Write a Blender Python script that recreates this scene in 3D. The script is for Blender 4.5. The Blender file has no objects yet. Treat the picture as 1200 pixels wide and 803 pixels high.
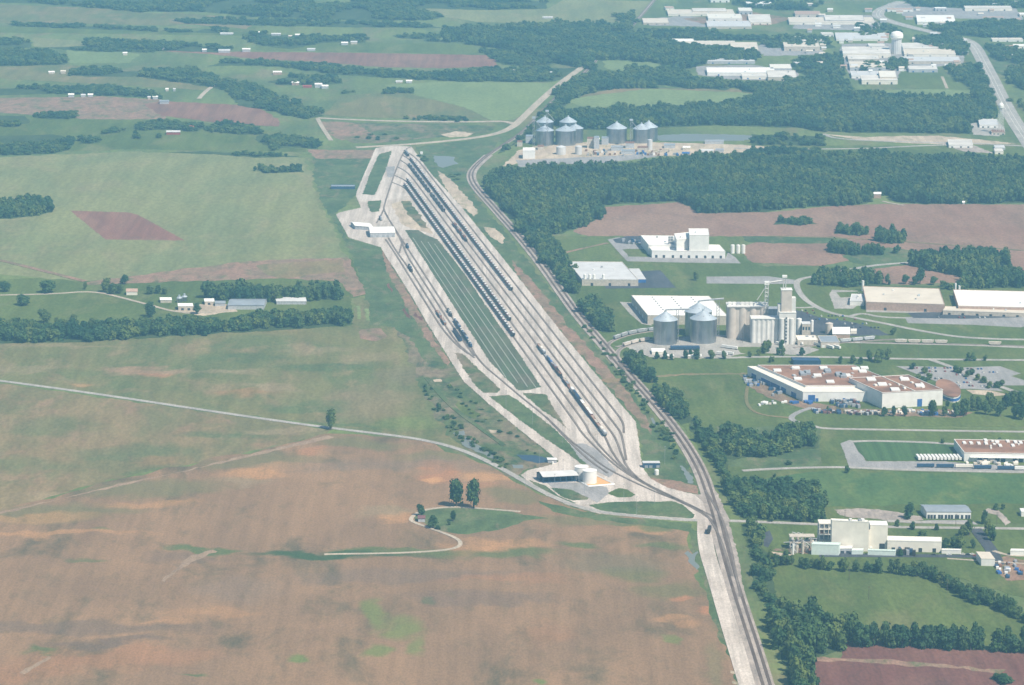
import bpy, math, random
from mathutils import Vector, noise as mnoise
random.seed(7)
sc = bpy.context.scene
COL = sc.collection
R = math.radians
# ------------------------------------------------------------ camera
CH = 824.0; FPX = 3512.0; TH = math.asin(791.5/3600.0)
cam_d = bpy.data.cameras.new('camera'); cam = bpy.data.objects.new('camera', cam_d); COL.objects.link(cam)
cam.location = (0, 0, CH); cam.rotation_euler = (R(90)-TH, 0, 0)
cam_d.sensor_width = 36; cam_d.lens = 36*FPX/1200.0; cam_d.clip_start = 1; cam_d.clip_end = 80000
sc.camera = cam
HAZE = 7.0e-5
# ------------------------------------------------------------ light
SUN_EL = R(53); SUN_AZ = R(137)     # azimuth clockwise from +Y (the view direction); from behind right of the camera
w = bpy.data.worlds.new('World'); sc.world = w; w.use_nodes = True
nt = w.node_tree; bg = nt.nodes['Background']
sky = nt.nodes.new('ShaderNodeTexSky'); sky.sky_type = 'NISHITA'; sky.sun_disc = False
sky.sun_elevation = SUN_EL; sky.sun_rotation = SUN_AZ; sky.altitude = 200; sky.dust_density = 1.5
nt.links.new(sky.outputs[0], bg.inputs[0]); bg.inputs[1].default_value = 0.085
sd = bpy.data.lights.new('sun', 'SUN'); so = bpy.data.objects.new('sun', sd); COL.objects.link(so)
sd.energy = 4.7; sd.angle = R(0.5); sd.color = (1.0, 0.91, 0.78)
dirv = Vector((math.sin(SUN_AZ)*math.cos(SUN_EL), math.cos(SUN_AZ)*math.cos(SUN_EL), math.sin(SUN_EL)))
so.rotation_euler = (-dirv).to_track_quat('-Z', 'Y').to_euler(); so.location = (0, 0, 1500)
sc.view_settings.view_transform = 'Standard'; sc.view_settings.look = 'None'
sc.view_settings.exposure = 0.50; sc.view_settings.gamma = 1.0; sc.view_settings.use_curve_mapping = False
try:
    sc.cycles.volume_bounces = 1; sc.cycles.max_bounces = 5; sc.cycles.diffuse_bounces = 2
except Exception: pass

def P(u, v, z=0.0):
    """pixel of the photograph -> point of the level z in the world (metres)"""
    ct, st = math.cos(TH), math.sin(TH)
    a = u-600.0; b = v-401.5
    d = Vector((a, FPX*ct - b*st, -FPX*st - b*ct))
    t = (z-CH)/d.z
    return Vector((d.x*t, d.y*t, z))
def S(v): return 845.0/(v+390.0)            # metres per pixel across the view at row v

# ------------------------------------------------------------ materials
MATS = {}
def nodes_of(name):
    m = bpy.data.materials.new(name); m.use_nodes = True
    t = m.node_tree; b = t.nodes['Principled BSDF']
    return m, t, b
def mixc(t, fac, a, b):
    n = t.nodes.new('ShaderNodeMix'); n.data_type = 'RGBA'; n.clamp_factor = True
    for s, v in ((n.inputs[0], fac), (n.inputs[6], a), (n.inputs[7], b)):
        if hasattr(v, 'is_linked') or hasattr(v, 'links'): t.links.new(v, s)
        elif isinstance(v, (tuple, list)): s.default_value = (*v[:3], 1)
        else: s.default_value = v
    return n.outputs[2]
def math_(t, op, a, b=None, clamp=False):
    n = t.nodes.new('ShaderNodeMath'); n.operation = op; n.use_clamp = clamp
    for s, v in ((n.inputs[0], a), (n.inputs[1], b)):
        if v is None: continue
        if hasattr(v, 'links'): t.links.new(v, s)
        else: s.default_value = v
    return n.outputs[0]
def ramp(t, src, lo, hi):
    n = t.nodes.new('ShaderNodeMapRange'); n.interpolation_type = 'SMOOTHSTEP'
    n.inputs[1].default_value = lo; n.inputs[2].default_value = hi
    t.links.new(src, n.inputs[0]); return n.outputs[0]
def wpos(t): return t.nodes.new('ShaderNodeNewGeometry').outputs['Position']
def mapping(t, src, scale=(1, 1, 1), rot=0, loc=(0, 0, 0), kind='POINT'):
    n = t.nodes.new('ShaderNodeMapping'); n.vector_type = kind
    n.inputs['Scale'].default_value = scale; n.inputs['Rotation'].default_value = (0, 0, rot); n.inputs['Location'].default_value = loc
    t.links.new(src, n.inputs[0]); return n.outputs[0]
def noise(t, src, scale, detail=3, rough=0.55, dist=0.0):
    n = t.nodes.new('ShaderNodeTexNoise'); n.inputs['Scale'].default_value = scale
    n.inputs['Detail'].default_value = detail; n.inputs['Roughness'].default_value = rough; n.inputs['Distortion'].default_value = dist
    t.links.new(src, n.inputs['Vector']); return n.outputs[0]
def sh(c, k): return tuple(min(1, x*k) for x in c)

def plain(name, col, rough=0.7, metal=0.0, var=0.15, scale=0.4, corr=0):
    """painted / metal / concrete surface with weathering noise; corr>0 adds vertical ribs"""
    if name in MATS: return MATS[name]
    m, t, b = nodes_of(name); p = wpos(t)
    f = ramp(t, noise(t, p, scale, 4), 0.3, 0.7)
    c = mixc(t, f, sh(col, 1-var), sh(col, 1+var))
    st = ramp(t, noise(t, mapping(t, p, (1, 1, 0.12)), scale*3, 3), 0.5, 0.75)
    c = mixc(t, math_(t, 'MULTIPLY', st, var*1.2), c, (col[0]*.55, col[1]*.5, col[2]*.45))
    t.links.new(c, b.inputs['Base Color']); b.inputs['Roughness'].default_value = rough; b.inputs['Metallic'].default_value = metal
    MATS[name] = m; return m

def field(name, base, alt, big=0.006, fine=0.05, alt2=None, rot=0.0, stretch=0.12, blobs=(), amt=1.0, rough=0.95, streak=0.5, thr=(0.4, 0.62)):
    """earth, grass or crop: large blotches, drawn-out working lines, fine grain and patches with a place of their own"""
    m, t, b = nodes_of(name); p = wpos(t)
    n1 = noise(t, mapping(t, p, (1, 0.55, 1), rot, (len(name)*37, 11, 0)), big, 5, 0.6, 0.6)
    c = mixc(t, math_(t, 'MULTIPLY', ramp(t, n1, *thr), amt), base, alt)
    if alt2:
        n2 = noise(t, mapping(t, p, (1, 0.5, 1), rot, (300, 1711+len(name)*53, 0)), big*1.9, 5, 0.65, 0.4)
        c = mixc(t, ramp(t, n2, 0.5, 0.7), c, alt2)
    pd = t.nodes.new('ShaderNodeVectorMath'); pd.operation = 'ADD'
    nn = t.nodes.new('ShaderNodeTexNoise'); nn.inputs['Scale'].default_value = 0.02; nn.inputs['Detail'].default_value = 4
    t.links.new(p, nn.inputs['Vector'])
    sc_ = t.nodes.new('ShaderNodeVectorMath'); sc_.operation = 'MULTIPLY_ADD'
    t.links.new(nn.outputs['Color'], sc_.inputs[0]); sc_.inputs[1].default_value = (50, 90, 0); sc_.inputs[2].default_value = (-25, -45, 0)
    t.links.new(p, pd.inputs[0]); t.links.new(sc_.outputs[0], pd.inputs[1])
    for (u, v, ru, rv, ang, colb, k) in blobs:
        q = P(u, v); sx = ru*S(v); sy = rv*S(v)/0.24*((v+390)/790.0)**-1
        mp = mapping(t, pd.outputs[0], (max(sx, 1), max(sy, 1), 1), R(ang), (q.x, q.y, 0), 'TEXTURE')
        ln = t.nodes.new('ShaderNodeVectorMath'); ln.operation = 'LENGTH'
        fl = t.nodes.new('ShaderNodeVectorMath'); fl.operation = 'MULTIPLY'; fl.inputs[1].default_value = (1, 1, 0)
        t.links.new(mp, fl.inputs[0]); t.links.new(fl.outputs[0], ln.inputs[0])
        f = ramp(t, ln.outputs['Value'], 1.25, 0.45)
        c = mixc(t, math_(t, 'MULTIPLY', f, k), c, colb)
    nm_ = noise(t, mapping(t, p, (1, .4, 1), rot+.2, (77, 5, 0)), 0.045, 5, 0.7)
    c = mixc(t, math_(t, 'MULTIPLY', ramp(t, nm_, 0.52, 0.72), 0.45), c, alt2 or alt)
    nk_ = noise(t, mapping(t, p, (1, .5, 1), rot, (177, 905, 0)), 0.03, 6, 0.75)
    c = mixc(t, math_(t, 'MULTIPLY', ramp(t, nk_, 0.58, 0.75), 0.30), c, sh(base, .62))
    s1 = ramp(t, noise(t, mapping(t, p, (1, stretch, 1), rot), fine, 4, 0.65), 0.3, 0.7)
    mul = t.nodes.new('ShaderNodeMix'); mul.data_type = 'RGBA'; mul.blend_type = 'MULTIPLY'
    mul.inputs[0].default_value = 1.0
    g = mixc(t, s1, (1-0.28*streak,)*3, (1+0.22*streak,)*3)
    s2 = ramp(t, noise(t, mapping(t, p, (1, .45, 1), rot), fine*5, 3, 0.7), 0.3, 0.7)
    g2 = mixc(t, s2, (0.84, 0.84, 0.84), (1.16, 1.16, 1.16))
    t.links.new(g, mul.inputs[6]); t.links.new(g2, mul.inputs[7])
    mul2 = t.nodes.new('ShaderNodeMix'); mul2.data_type = 'RGBA'; mul2.blend_type = 'MULTIPLY'; mul2.inputs[0].default_value = 1.0
    t.links.new(c, mul2.inputs[6]); t.links.new(mul.outputs[2], mul2.inputs[7])
    t.links.new(mul2.outputs[2], b.inputs['Base Color']); b.inputs['Roughness'].default_value = rough
    b.inputs['Specular IOR Level'].default_value = 0.1
    MATS[name] = m; return m

# ------------------------------------------------------------ mesh helpers
def tag(o, label=None, cat=None, group=None, kind=None):
    if label: o['label'] = label
    if cat: o['category'] = cat
    if group: o['group'] = group
    if kind: o['kind'] = kind
    return o
def link(name, me, parent=None, loc=None):
    o = bpy.data.objects.new(name, me); COL.objects.link(o)
    if parent: o.parent = parent
    if loc is not None: o.location = loc
    return o
def empty(name, loc, rz=0.0, label=None, cat=None, group=None):
    o = bpy.data.objects.new(name, None); COL.objects.link(o); o.empty_display_size = 1
    o.location = loc; o.rotation_euler = (0, 0, rz); return tag(o, label, cat, group)
class MB:
    def __init__(s): s.v = []; s.f = []; s.m = []; s.mats = []
    def mi(s, mat):
        if mat not in s.mats: s.mats.append(mat)
        return s.mats.index(mat)
    def add(s, vs, fs, mat):
        b = len(s.v); s.v += [tuple(x) for x in vs]; k = s.mi(mat)
        for f in fs: s.f.append(tuple(b+i for i in f)); s.m.append(k)
        return s
    def prism(s, pts, z0, z1, mat, bottom=False):
        n = len(pts); area = sum(pts[i][0]*pts[(i+1) % n][1]-pts[(i+1) % n][0]*pts[i][1] for i in range(n))
        if area < 0: pts = pts[::-1]
        vs = [(p[0], p[1], z0) for p in pts]+[(p[0], p[1], z1) for p in pts]
        fs = [tuple(range(n, 2*n))]+[(i, (i+1) % n, n+(i+1) % n, n+i) for i in range(n)]
        if bottom: fs.append(tuple(range(n-1, -1, -1)))
        return s.add(vs, fs, mat)
    def box(s, c, d, mat, rz=0.0):
        cx, cy, cz = c; x, y, z = d[0]/2, d[1]/2, d[2]/2; ca, sa = math.cos(rz), math.sin(rz)
        pts = [(cx+a*ca-b*sa, cy+a*sa+b*ca) for a, b in ((-x, -y), (x, -y), (x, y), (-x, y))]
        return s.prism(pts, cz-z, cz+z, mat, True)
    def cyl(s, c, r, z0, z1, mat, n=16, r2=None, cap=True):
        r2 = r if r2 is None else r2
        vs = [(c[0]+r*math.cos(2*math.pi*i/n), c[1]+r*math.sin(2*math.pi*i/n), z0) for i in range(n)]
        vs += [(c[0]+r2*math.cos(2*math.pi*i/n), c[1]+r2*math.sin(2*math.pi*i/n), z1) for i in range(n)]
        fs = [(i, (i+1) % n, n+(i+1) % n, n+i) for i in range(n)]
        if cap: fs.append(tuple(range(n, 2*n)))
        return s.add(vs, fs, mat)
    def bar(s, a, b, r, mat, n=4):
        a = Vector(a); b = Vector(b); d = (b-a).normalized()
        x = d.orthogonal().normalized(); y = d.cross(x)
        vs = [a+(x*math.cos(2*math.pi*(i+.5)/n)+y*math.sin(2*math.pi*(i+.5)/n))*r for i in range(n)]
        vs += [q+(b-a) for q in vs]
        fs = [(i, (i+1) % n, n+(i+1) % n, n+i) for i in range(n)]+[tuple(range(n-1, -1, -1)), tuple(range(n, 2*n))]
        return s.add(vs, fs, mat)
    def build(s, name, parent=None, loc=None, off=(0, 0, 0), smooth=False):
        me = bpy.data.meshes.new(name)
        me.from_pydata([(x-off[0], y-off[1], z-off[2]) for x, y, z in s.v], [], s.f)
        for m in s.mats: me.materials.append(m)
        me.polygons.foreach_set('material_index', s.m)
        if smooth: me.polygons.foreach_set('use_smooth', [True]*len(s.f))
        me.update()
        return link(name, me, parent, loc)

# ------------------------------------------------------------ ground sheets
_lay = [0]
def sheet(name, px, mat, z=0.2, jit=0.0, step=None, kind='structure'):
    """flat area of ground outlined in photo pixels; jit = raggedness of the edge in metres"""
    _lay[0] += 1; zz = z*0.28+_lay[0]*0.0012
    pts = [P(u, v) for u, v in px]
    if jit:
        out = []
        for i, a in enumerate(pts):
            b = pts[(i+1) % len(pts)]; n = max(1, min(60, int((b-a).length/(jit*2.5))))
            for k in range(n):
                q = a.lerp(b, k/n); nv = mnoise.noise_vector(Vector((q.x/(jit*6), q.y/(jit*6), 3.1)))
                out.append(Vector((q.x+nv.x*jit*1.6, q.y+nv.y*jit*3.2, 0)))
        pts = out
    me = bpy.data.meshes.new(name)
    from mathutils.geometry import tessellate_polygon
    n_ = len(pts)
    me.from_pydata([(p.x, p.y, zz) for p in pts], [], [tuple(t) for t in tessellate_polygon([[Vector((p.x, p.y, 0)) for p in pts]])])
    me.update()
    import bmesh
    bm = bmesh.new(); bm.from_mesh(me)
    for f in bm.faces:
        f.normal_update()
        if f.normal.z < 0: f.normal_flip()
    ex = bmesh.ops.extrude_edge_only(bm, edges=[e for e in bm.edges if len(e.link_faces) == 1])
    for v_ in ex['geom']:
        if isinstance(v_, bmesh.types.BMVert): v_.co.z = -0.05
    bm.to_mesh(me); bm.free()
    me.materials.append(mat)
    return tag(link(name, me), kind=kind)
def smoothline(pts, it=2):
    for _ in range(it):
        out = [pts[0]]
        for a, b in zip(pts, pts[1:]): out += [a.lerp(b, .25), a.lerp(b, .75)]
        out.append(pts[-1]); pts = out
    return pts
def ribbon(mb, pts, wid, z, mat):
    L = []; Rr = []
    for i, p in enumerate(pts):
        a = pts[max(0, i-1)]; b = pts[min(len(pts)-1, i+1)]; d = (b-a); d.z = 0; d.normalize()
        n = Vector((-d.y, d.x, 0)); ww = wid[i] if isinstance(wid, list) else wid
        L.append(p+n*ww/2); Rr.append(p-n*ww/2)
    vs = [(q.x, q.y, z) for q in L]+[(q.x, q.y, z) for q in Rr]; k = len(pts)
    vs += [(x, y, -0.05) for x, y, _ in vs]
    mb.add(vs, [(k+i, k+i+1, i+1, i) for i in range(k-1)]+[(i, i+1, 2*k+i+1, 2*k+i) for i in range(k-1)]+[(k+i+1, k+i, 3*k+i, 3*k+i+1) for i in range(k-1)], mat)
def road(name, px, wid, mat, z=1.1, line=None, it=2, kind='structure'):
    _lay[0] += 1; zz = z*0.28+_lay[0]*0.0012
    pts = smoothline([P(u, v) for u, v in px], it)
    mb = MB(); ribbon(mb, pts, wid, zz, mat)
    if line:
        mb2 = MB()
        for off in ((-1, 1) if wid > 15 else (0,)):
            pp = []
            for i, p in enumerate(pts):
                a = pts[max(0, i-1)]; b = pts[min(len(pts)-1, i+1)]; d = (b-a).normalized()
                pp.append(p+Vector((-d.y, d.x, 0))*off*wid*0.12)
            ribbon(mb, pp, 0.6, zz+0.015, line)
    return tag(mb.build(name), kind=kind)

# palette (real base colours)
GRASS = (0.092, 0.128, 0.048); GRASS_D = (0.052, 0.085, 0.036); GRASS_L = (0.140, 0.175, 0.055)
OLIVE = (0.155, 0.152, 0.072); TAN = (0.265, 0.205, 0.120); SOIL = (0.208, 0.134, 0.080); RUST = (0.34, 0.165, 0.085)
RED = (0.215, 0.095, 0.070); ORANGE = (0.45, 0.24, 0.11)
G = {}
G['ground'] = field('grassland', GRASS, GRASS_L, 0.005, 0.03, (0.175, 0.16, 0.08), rot=R(85), stretch=.1, streak=0.5)
_b = lambda *a: a
OLV = (0.150, 0.140, 0.068)
soil_blobs = [
 (60,600,110,12,6,OLV,.75),(180,572,90,12,8,OLV,.75),(300,540,80,9,8,OLV,.7),(420,520,60,8,-4,OLV,.85),(510,536,50,8,-12,OLV,.7),(600,580,45,8,-25,OLV,.7),(700,612,90,8,-4,OLV,.7),(840,700,14,50,0,OLV,.5),(840,780,12,40,0,OLV,.5),(330,545,40,5,4,ORANGE,.5),(180,590,60,5,6,ORANGE,.4),(560,640,60,9,0,ORANGE,.35),(250,720,60,8,0,ORANGE,.3),(640,740,40,12,0,RUST,.25),
 (300,555,45,9,6,ORANGE,.6),(290,565,30,5,0,TAN,.5),(365,530,22,5,0,RUST,.6),(515,555,26,14,0,RUST,.75),(512,562,12,6,0,ORANGE,.8),
 (575,560,40,8,-14,ORANGE,.6),(560,572,30,6,0,RUST,.5),(470,607,22,7,0,ORANGE,.55),(455,600,40,6,0,TAN,.5),
 (400,650,120,5,0,GRASS_D,1.0),(470,645,90,5,0,GRASS,.8),(240,644,45,4,0,GRASS,.9),(600,650,60,7,0,GRASS,.7),(600,640,50,6,0,ORANGE,.4),
 (440,720,18,16,0,GRASS_L,.75),(470,735,24,16,0,GRASS_L,.75),(440,765,22,10,0,GRASS_L,.8),(490,760,14,18,0,GRASS_L,.7),
 (350,770,14,4,0,GRASS_L,.9),(505,703,10,3,0,GRASS,.8),(680,640,28,5,0,GRASS,.8),(770,640,34,6,0,GRASS,.7),(740,670,40,12,0,GRASS,.55),(790,690,50,12,0,GRASS,.45),
 (760,620,30,5,0,ORANGE,.4),(800,700,14,4,40,RUST,.8),(826,716,12,4,0,RUST,.95),(790,728,30,5,0,ORANGE,.4),(790,752,9,7,0,GRASS_L,.7),
 (628,797,12,5,0,GRASS_L,.9),(760,615,50,5,0,GRASS,.6),(100,655,22,3,0,GRASS,.6),(115,622,18,3,0,GRASS,.5),
 (50,762,22,4,0,GRASS,.8),(220,788,20,3,0,GRASS,.8),(190,730,40,5,0,ORANGE,.4),(130,770,130,14,8,RUST,.45),(30,790,70,14,0,RUST,.4),
 (90,735,170,9,0,(0.13,0.10,0.075),.6),(130,752,80,6,6,(0.12,0.09,0.07),.6),(60,625,120,4,0,ORANGE,.45),(40,605,80,6,4,ORANGE,.4),
 (560,700,110,9,0,(0.16,0.115,0.085),.55),(480,675,150,9,0,(0.16,0.12,0.09),.5),(720,660,70,12,0,(0.15,0.13,0.08),.6),
 (215,655,50,8,0,(0.15,0.11,0.08),.5),(285,690,60,20,0,(0.19,0.14,0.10),.5),(450,545,160,8,0,(0.19,0.14,0.10),.5),(590,680,80,6,0,RUST,.3)]
G['soil'] = field('ploughed soil', SOIL, (0.290, 0.178, 0.100), 0.007, 0.10, (0.118, 0.095, 0.056), rot=R(5), stretch=0.05, blobs=soil_blobs, streak=0.34, thr=(0.3, 0.75))
G['tan'] = field('thin tan crop', (0.215, 0.162, 0.082), (0.152, 0.140, 0.066), 0.010, 0.05, (0.245, 0.165, 0.095), rot=R(70), stretch=.2, streak=.5,
 blobs=[(60,500,60,14,0,(0.10,0.13,0.055),.5),(150,530,80,10,10,(0.10,0.125,0.055),.55),(300,470,80,8,0,(0.10,0.13,0.055),.45),(30,545,60,10,0,(.12,.14,.06),.5),
        (260,510,60,6,0,(0.08,0.12,0.05),.6),(170,552,40,5,0,GRASS,.6),(190,540,30,5,0,RUST,.25),(340,505,60,4,0,TAN,.6),(100,580,90,8,8,TAN,.6)])
G['olive'] = field('olive crop', (0.160, 0.150, 0.064), (0.112, 0.130, 0.052), 0.009, 0.05, (0.215, 0.168, 0.088), rot=R(76), stretch=.12, streak=.5,
 blobs=[(170,435,56,5,0,(0.30,0.19,0.12),.75),(185,438,22,3,0,RUST,.5),(270,436,40,4,0,TAN,.6),(290,461,50,4,0,RUST,.35),(320,455,40,5,-20,TAN,.6),(95,452,14,3,0,ORANGE,.4),
        (30,432,60,5,0,TAN,.4),(430,470,55,26,0,(.22,.165,.10),.5),(470,440,30,14,0,(.2,.16,.1),.45),(385,430,70,6,10,(.065,.11,.045),.6),(380,410,60,5,0,TAN,.35),(60,405,90,3,0,TAN,.5),
        (475,494,40,8,0,GRASS_L,.6),(400,497,60,4,0,GRASS,.7),(300,420,60,6,0,(.07,.11,.045),.5),(360,478,60,8,0,(.08,.125,.05),.6),(430,420,40,8,0,TAN,.4)])
G['green'] = field('pasture', (0.076, 0.108, 0.030), (0.105, 0.136, 0.038), 0.006, 0.05, (0.140, 0.150, 0.055), rot=R(84), stretch=.1, streak=.5)
G['pale'] = field('pale green crop', (0.200, 0.204, 0.088), (0.162, 0.180, 0.080), 0.006, 0.03, (0.220, 0.205, 0.10), rot=R(82), stretch=.08, streak=.45)
G['wheat'] = field('green gold crop', (0.170, 0.215, 0.085), (0.145, 0.19, 0.075), 0.006, 0.03, stretch=.3, streak=.3)
G['brown'] = field('bare brown field', (0.235, 0.135, 0.095), (0.265, 0.165, 0.115), 0.006, 0.05, (0.19, 0.12, 0.085), stretch=.2, streak=.4)
G['red'] = field('red tilled field', (0.150, 0.066, 0.052), (0.180, 0.088, 0.066), 0.008, 0.07, (0.120, 0.062, 0.05), rot=R(85), stretch=.05, streak=.6)
G['redpatch'] = field('red clay field', (0.205, 0.098, 0.070), (0.240, 0.128, 0.088), 0.008, 0.07, (0.17, 0.095, 0.07), rot=R(85), stretch=.05, streak=.6)
G['scrub'] = field('rough verge', (0.085, 0.115, 0.045), (0.20, 0.155, 0.10), 0.020, 0.12, (0.045, 0.080, 0.035), stretch=.5, streak=.9)
G['verge'] = field('green verge', (0.095, 0.130, 0.052), (0.062, 0.098, 0.040), 0.018, 0.08, (0.155, 0.145, 0.080), stretch=.5, streak=.6)
G['dirt'] = field('reddish dirt', (0.27, 0.165, 0.115), (0.21, 0.15, 0.10), 0.02, 0.10, (0.10, 0.12, 0.05), stretch=.5, streak=.8)
G['sand'] = field('pale sand', (0.48, 0.39, 0.29), (0.40, 0.32, 0.24), 0.02, 0.10, (0.30, 0.26, 0.17), streak=.6)
G['ballast'] = field('yard gravel', (0.455, 0.395, 0.34), (0.51, 0.45, 0.39), 0.012, 0.12, (0.40, 0.34, 0.285), rot=R(-9), stretch=.04, streak=.85)
G['gravel'] = field('track ballast', (0.31, 0.262, 0.225), (0.38, 0.325, 0.28), 0.02, 0.2, (0.24, 0.205, 0.18), stretch=.3, streak=.6)
G['asphalt_old'] = field('worn asphalt', (0.30, 0.285, 0.275), (0.26, 0.25, 0.24), 0.03, 0.15, streak=.4)
G['asphalt'] = field('dark asphalt', (0.060, 0.066, 0.078), (0.080, 0.085, 0.095), 0.03, 0.15, streak=.5)
G['road'] = field('pale road', (0.36, 0.335, 0.30), (0.31, 0.29, 0.26), 0.03, 0.1, streak=.4)
G['track'] = field('gravel lane', (0.42, 0.35, 0.27), (0.36, 0.31, 0.24), 0.03, 0.1, streak=.4)
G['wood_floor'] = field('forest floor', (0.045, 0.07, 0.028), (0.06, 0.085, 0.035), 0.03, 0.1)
G['stripes'] = field('yard grass', (0.080, 0.108, 0.056), (0.100, 0.112, 0.064), 0.015, 0.09, (0.125, 0.12, 0.080), rot=R(-9), stretch=.08, streak=.7)
M = {}
M['line'] = plain('road paint', (0.7, 0.68, 0.6))
def water(name, col):
    m, t, b = nodes_of(name); b.inputs['Base Color'].default_value = (*col, 1); b.inputs['Roughness'].default_value = 0.4; b.inputs['Specular IOR Level'].default_value = 0.25
    bp = t.nodes.new('ShaderNodeBump'); bp.inputs['Strength'].default_value = 0.25; bp.inputs['Distance'].default_value = 0.4
    t.links.new(noise(t, wpos(t), 0.25, 3), bp.inputs['Height']); t.links.new(bp.outputs[0], b.inputs['Normal']); return m
G['palesoil'] = field('pale soil scar', (0.30, 0.215, 0.145), (0.26, 0.18, 0.12), 0.03, 0.1, streak=.5)
G['water'] = water('pond water', (0.17, 0.185, 0.165)); G['water_d'] = water('dark water', (0.03, 0.055, 0.085))

# base ground to beyond the horizon
mb = MB(); mb.add([(-21000, -9000, 0), (21000, -9000, 0), (21000, 38000, 0), (-21000, 38000, 0)], [(0, 1, 2, 3)], G['ground'])
tag(mb.build('ground'), kind='structure')

hz = bpy.data.materials.new('haze'); hz.use_nodes = True
ht = hz.node_tree; ht.nodes.remove(ht.nodes['Principled BSDF'])
pv = ht.nodes.new('ShaderNodeVolumePrincipled'); pv.inputs['Color'].default_value = (0.31, 0.69, 1.0, 1); pv.inputs['Density'].default_value = HAZE
pv.inputs['Anisotropy'].default_value = 0.0
ht.links.new(pv.outputs[0], ht.nodes['Material Output'].inputs['Volume'])
mb = MB(); mb.box((0, 15000, (CH+40-1)/2), (44000, 52000, CH+40+1), hz); 
hb = mb.build('haze'); tag(hb, kind='stuff')

# ---- left, near
sheet('field', [(-160,400),(0,402),(150,397),(300,388),(410,382),(462,384),(478,415),(490,440),(505,470),(515,495),(545,525),(480,512),(400,501),(300,489),(200,474),(0,446),(-160,424)], G['olive'], jit=4)
sheet('field', [(-160,427),(0,449),(200,477),(390,504),(372,512),(300,527),(220,545),(130,562),(0,600),(-160,640)], G['tan'], jit=3)
sheet('field', [(-160,635),(0,598),(130,563),(220,545),(300,528),(385,508),(430,509),(480,515),(520,524),(560,541),(590,556),(620,573),(650,588),(690,602),(760,611),(805,618),(812,650),(822,690),(838,730),(852,765),(868,803),(890,870),(890,960),(-260,960)], G['soil'], jit=5)
sheet('path', [(-160,640),(0,600),(130,572),(200,556),(300,531),(385,510),(392,513),(330,527),(220,552),(140,567),(0,603),(-160,643)], G['palesoil'], .3, jit=1.5)
sheet('grass', [(500,598),(530,594),(600,598),(604,603),(640,606),(615,611),(600,617),(560,626),(535,625),(515,622),(495,614),(486,610),(488,602)], G['verge'], .3, jit=3)
sheet('verge', [(628,586),(660,594),(700,603),(812,614),(812,624),(760,616),(700,610),(650,600)], G['verge'], .3, jit=2)
sheet('verge', [(803,614),(830,632),(838,660),(850,700),(862,745),(880,803),(890,860),(872,860),(866,803),(850,760),(836,728),(826,690),(815,660),(812,640)], G['verge'], .3, jit=3)
sheet('pond', [(802,648),(806,646),(810,649),(816,646),(817,652),(813,656),(819,662),(818,668),(812,664),(808,658),(806,652)], G['water'], .4, jit=2)
sheet('path', [(856,786),(876,790),(876,793),(856,789)], G['sand'], .4)
sheet('path', [(858,798),(878,803),(878,806),(858,801)], G['sand'], .4)
sheet('path', [(224,651),(248,645),(254,646),(214,665),(192,682),(190,680),(210,663)], G['palesoil'], .4, jit=1.5)
sheet('path', [(24,788),(56,770),(60,771),(30,790)], G['palesoil'], .4, jit=1.5)
# scrub corridor between left fields and yard
sheet('scrub', [(430,345),(445,300),(460,300),(490,350),(515,400),(545,447),(575,475),(600,497),(640,530),(655,542),(615,552),(598,560),(575,545),(550,528),(530,515),(515,495),(500,465),(488,440),(476,410),(460,384),(448,368)], G['scrub'], .3, jit=4)
sheet('grass', [(366,184),(440,178),(420,225),(395,250),(408,280),(446,290),(478,340),(500,385),(520,420),(500,425),(480,395),(462,384),(415,380),(430,345),(412,300),(398,270),(378,240),(368,210)], G['verge'], .35, jit=3)
sheet('soil_patch', [(447,292),(452,300),(480,345),(512,402),(528,425),(522,428),(500,398),(475,358),(455,318)], G['dirt'], .5, jit=2.5)
for q in ([(455,332),(461,341),(460,343),(453,334)], [(472,361),(481,371),(480,374),(471,364)], [(485,366),(497,374),(495,376),(484,370)]): sheet('soil_patch', q, G['red'], .6, jit=2)
sheet('grass', [(538,470),(548,476),(562,486),(556,491),(542,484),(534,476)], G['green'], .5, jit=2)
sheet('pond', [(540,517),(548,512),(556,520),(570,526),(584,540),(578,539),(560,530),(545,524)], G['water'], .6, jit=2)
sheet('pond', [(531,508),(545,505),(546,510),(534,511)], G['water'], .6, jit=1.5)
sheet('pond', [(606,533),(628,534),(640,537),(645,542),(630,543),(612,539)], G['water_d'], .6, jit=.7)
sheet('pond', [(600,545),(612,545),(614,549),(602,549)], G['water'], .6, jit=.7)
sheet('soil_patch', [(572,504),(584,504),(588,506),(576,508)], G['sand'], .5, jit=1)
sheet('soil_patch', [(507,445),(517,444),(518,447),(509,448)], G['sand'], .5, jit=1)
# ---- left, middle
sheet('field', [(-160,330),(0,328),(120,322),(300,305),(412,302),(432,345),(412,350),(412,382),(300,388),(0,402),(-160,402)], G['green'], .22, jit=2)
sheet('field', [(-200,190),(0,184),(150,178),(340,184),(356,186),(366,205),(372,240),(388,262),(400,290),(410,305),(300,311),(150,326),(100,330),(0,322),(-200,325)], G['pale'], .25, jit=4)
sheet('soil_patch', [(82,247),(150,249),(162,252),(217,282),(124,281)], G['redpatch'], .45, jit=1)
sheet('field', [(290,306),(408,302),(420,325),(430,345),(412,348),(398,330),(330,326),(280,328),(100,334),(100,331)], G['dirt'], .35, jit=3)
sheet('field', [(300,311),(400,304),(406,318),(330,326),(310,322)], G['tan'], .45, jit=3)
sheet('grass', [(180,360),(300,352),(300,372),(200,385),(150,375)], G['green'], .4, jit=3)
sheet('yard_gravel', [(205,364),(230,357),(275,357),(278,365),(240,370),(212,367)], G['sand'], .5, jit=2)
sheet('field', [(418,352),(432,352),(434,380),(462,384),(440,386),(412,384)], G['olive'], .4, jit=2)
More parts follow.
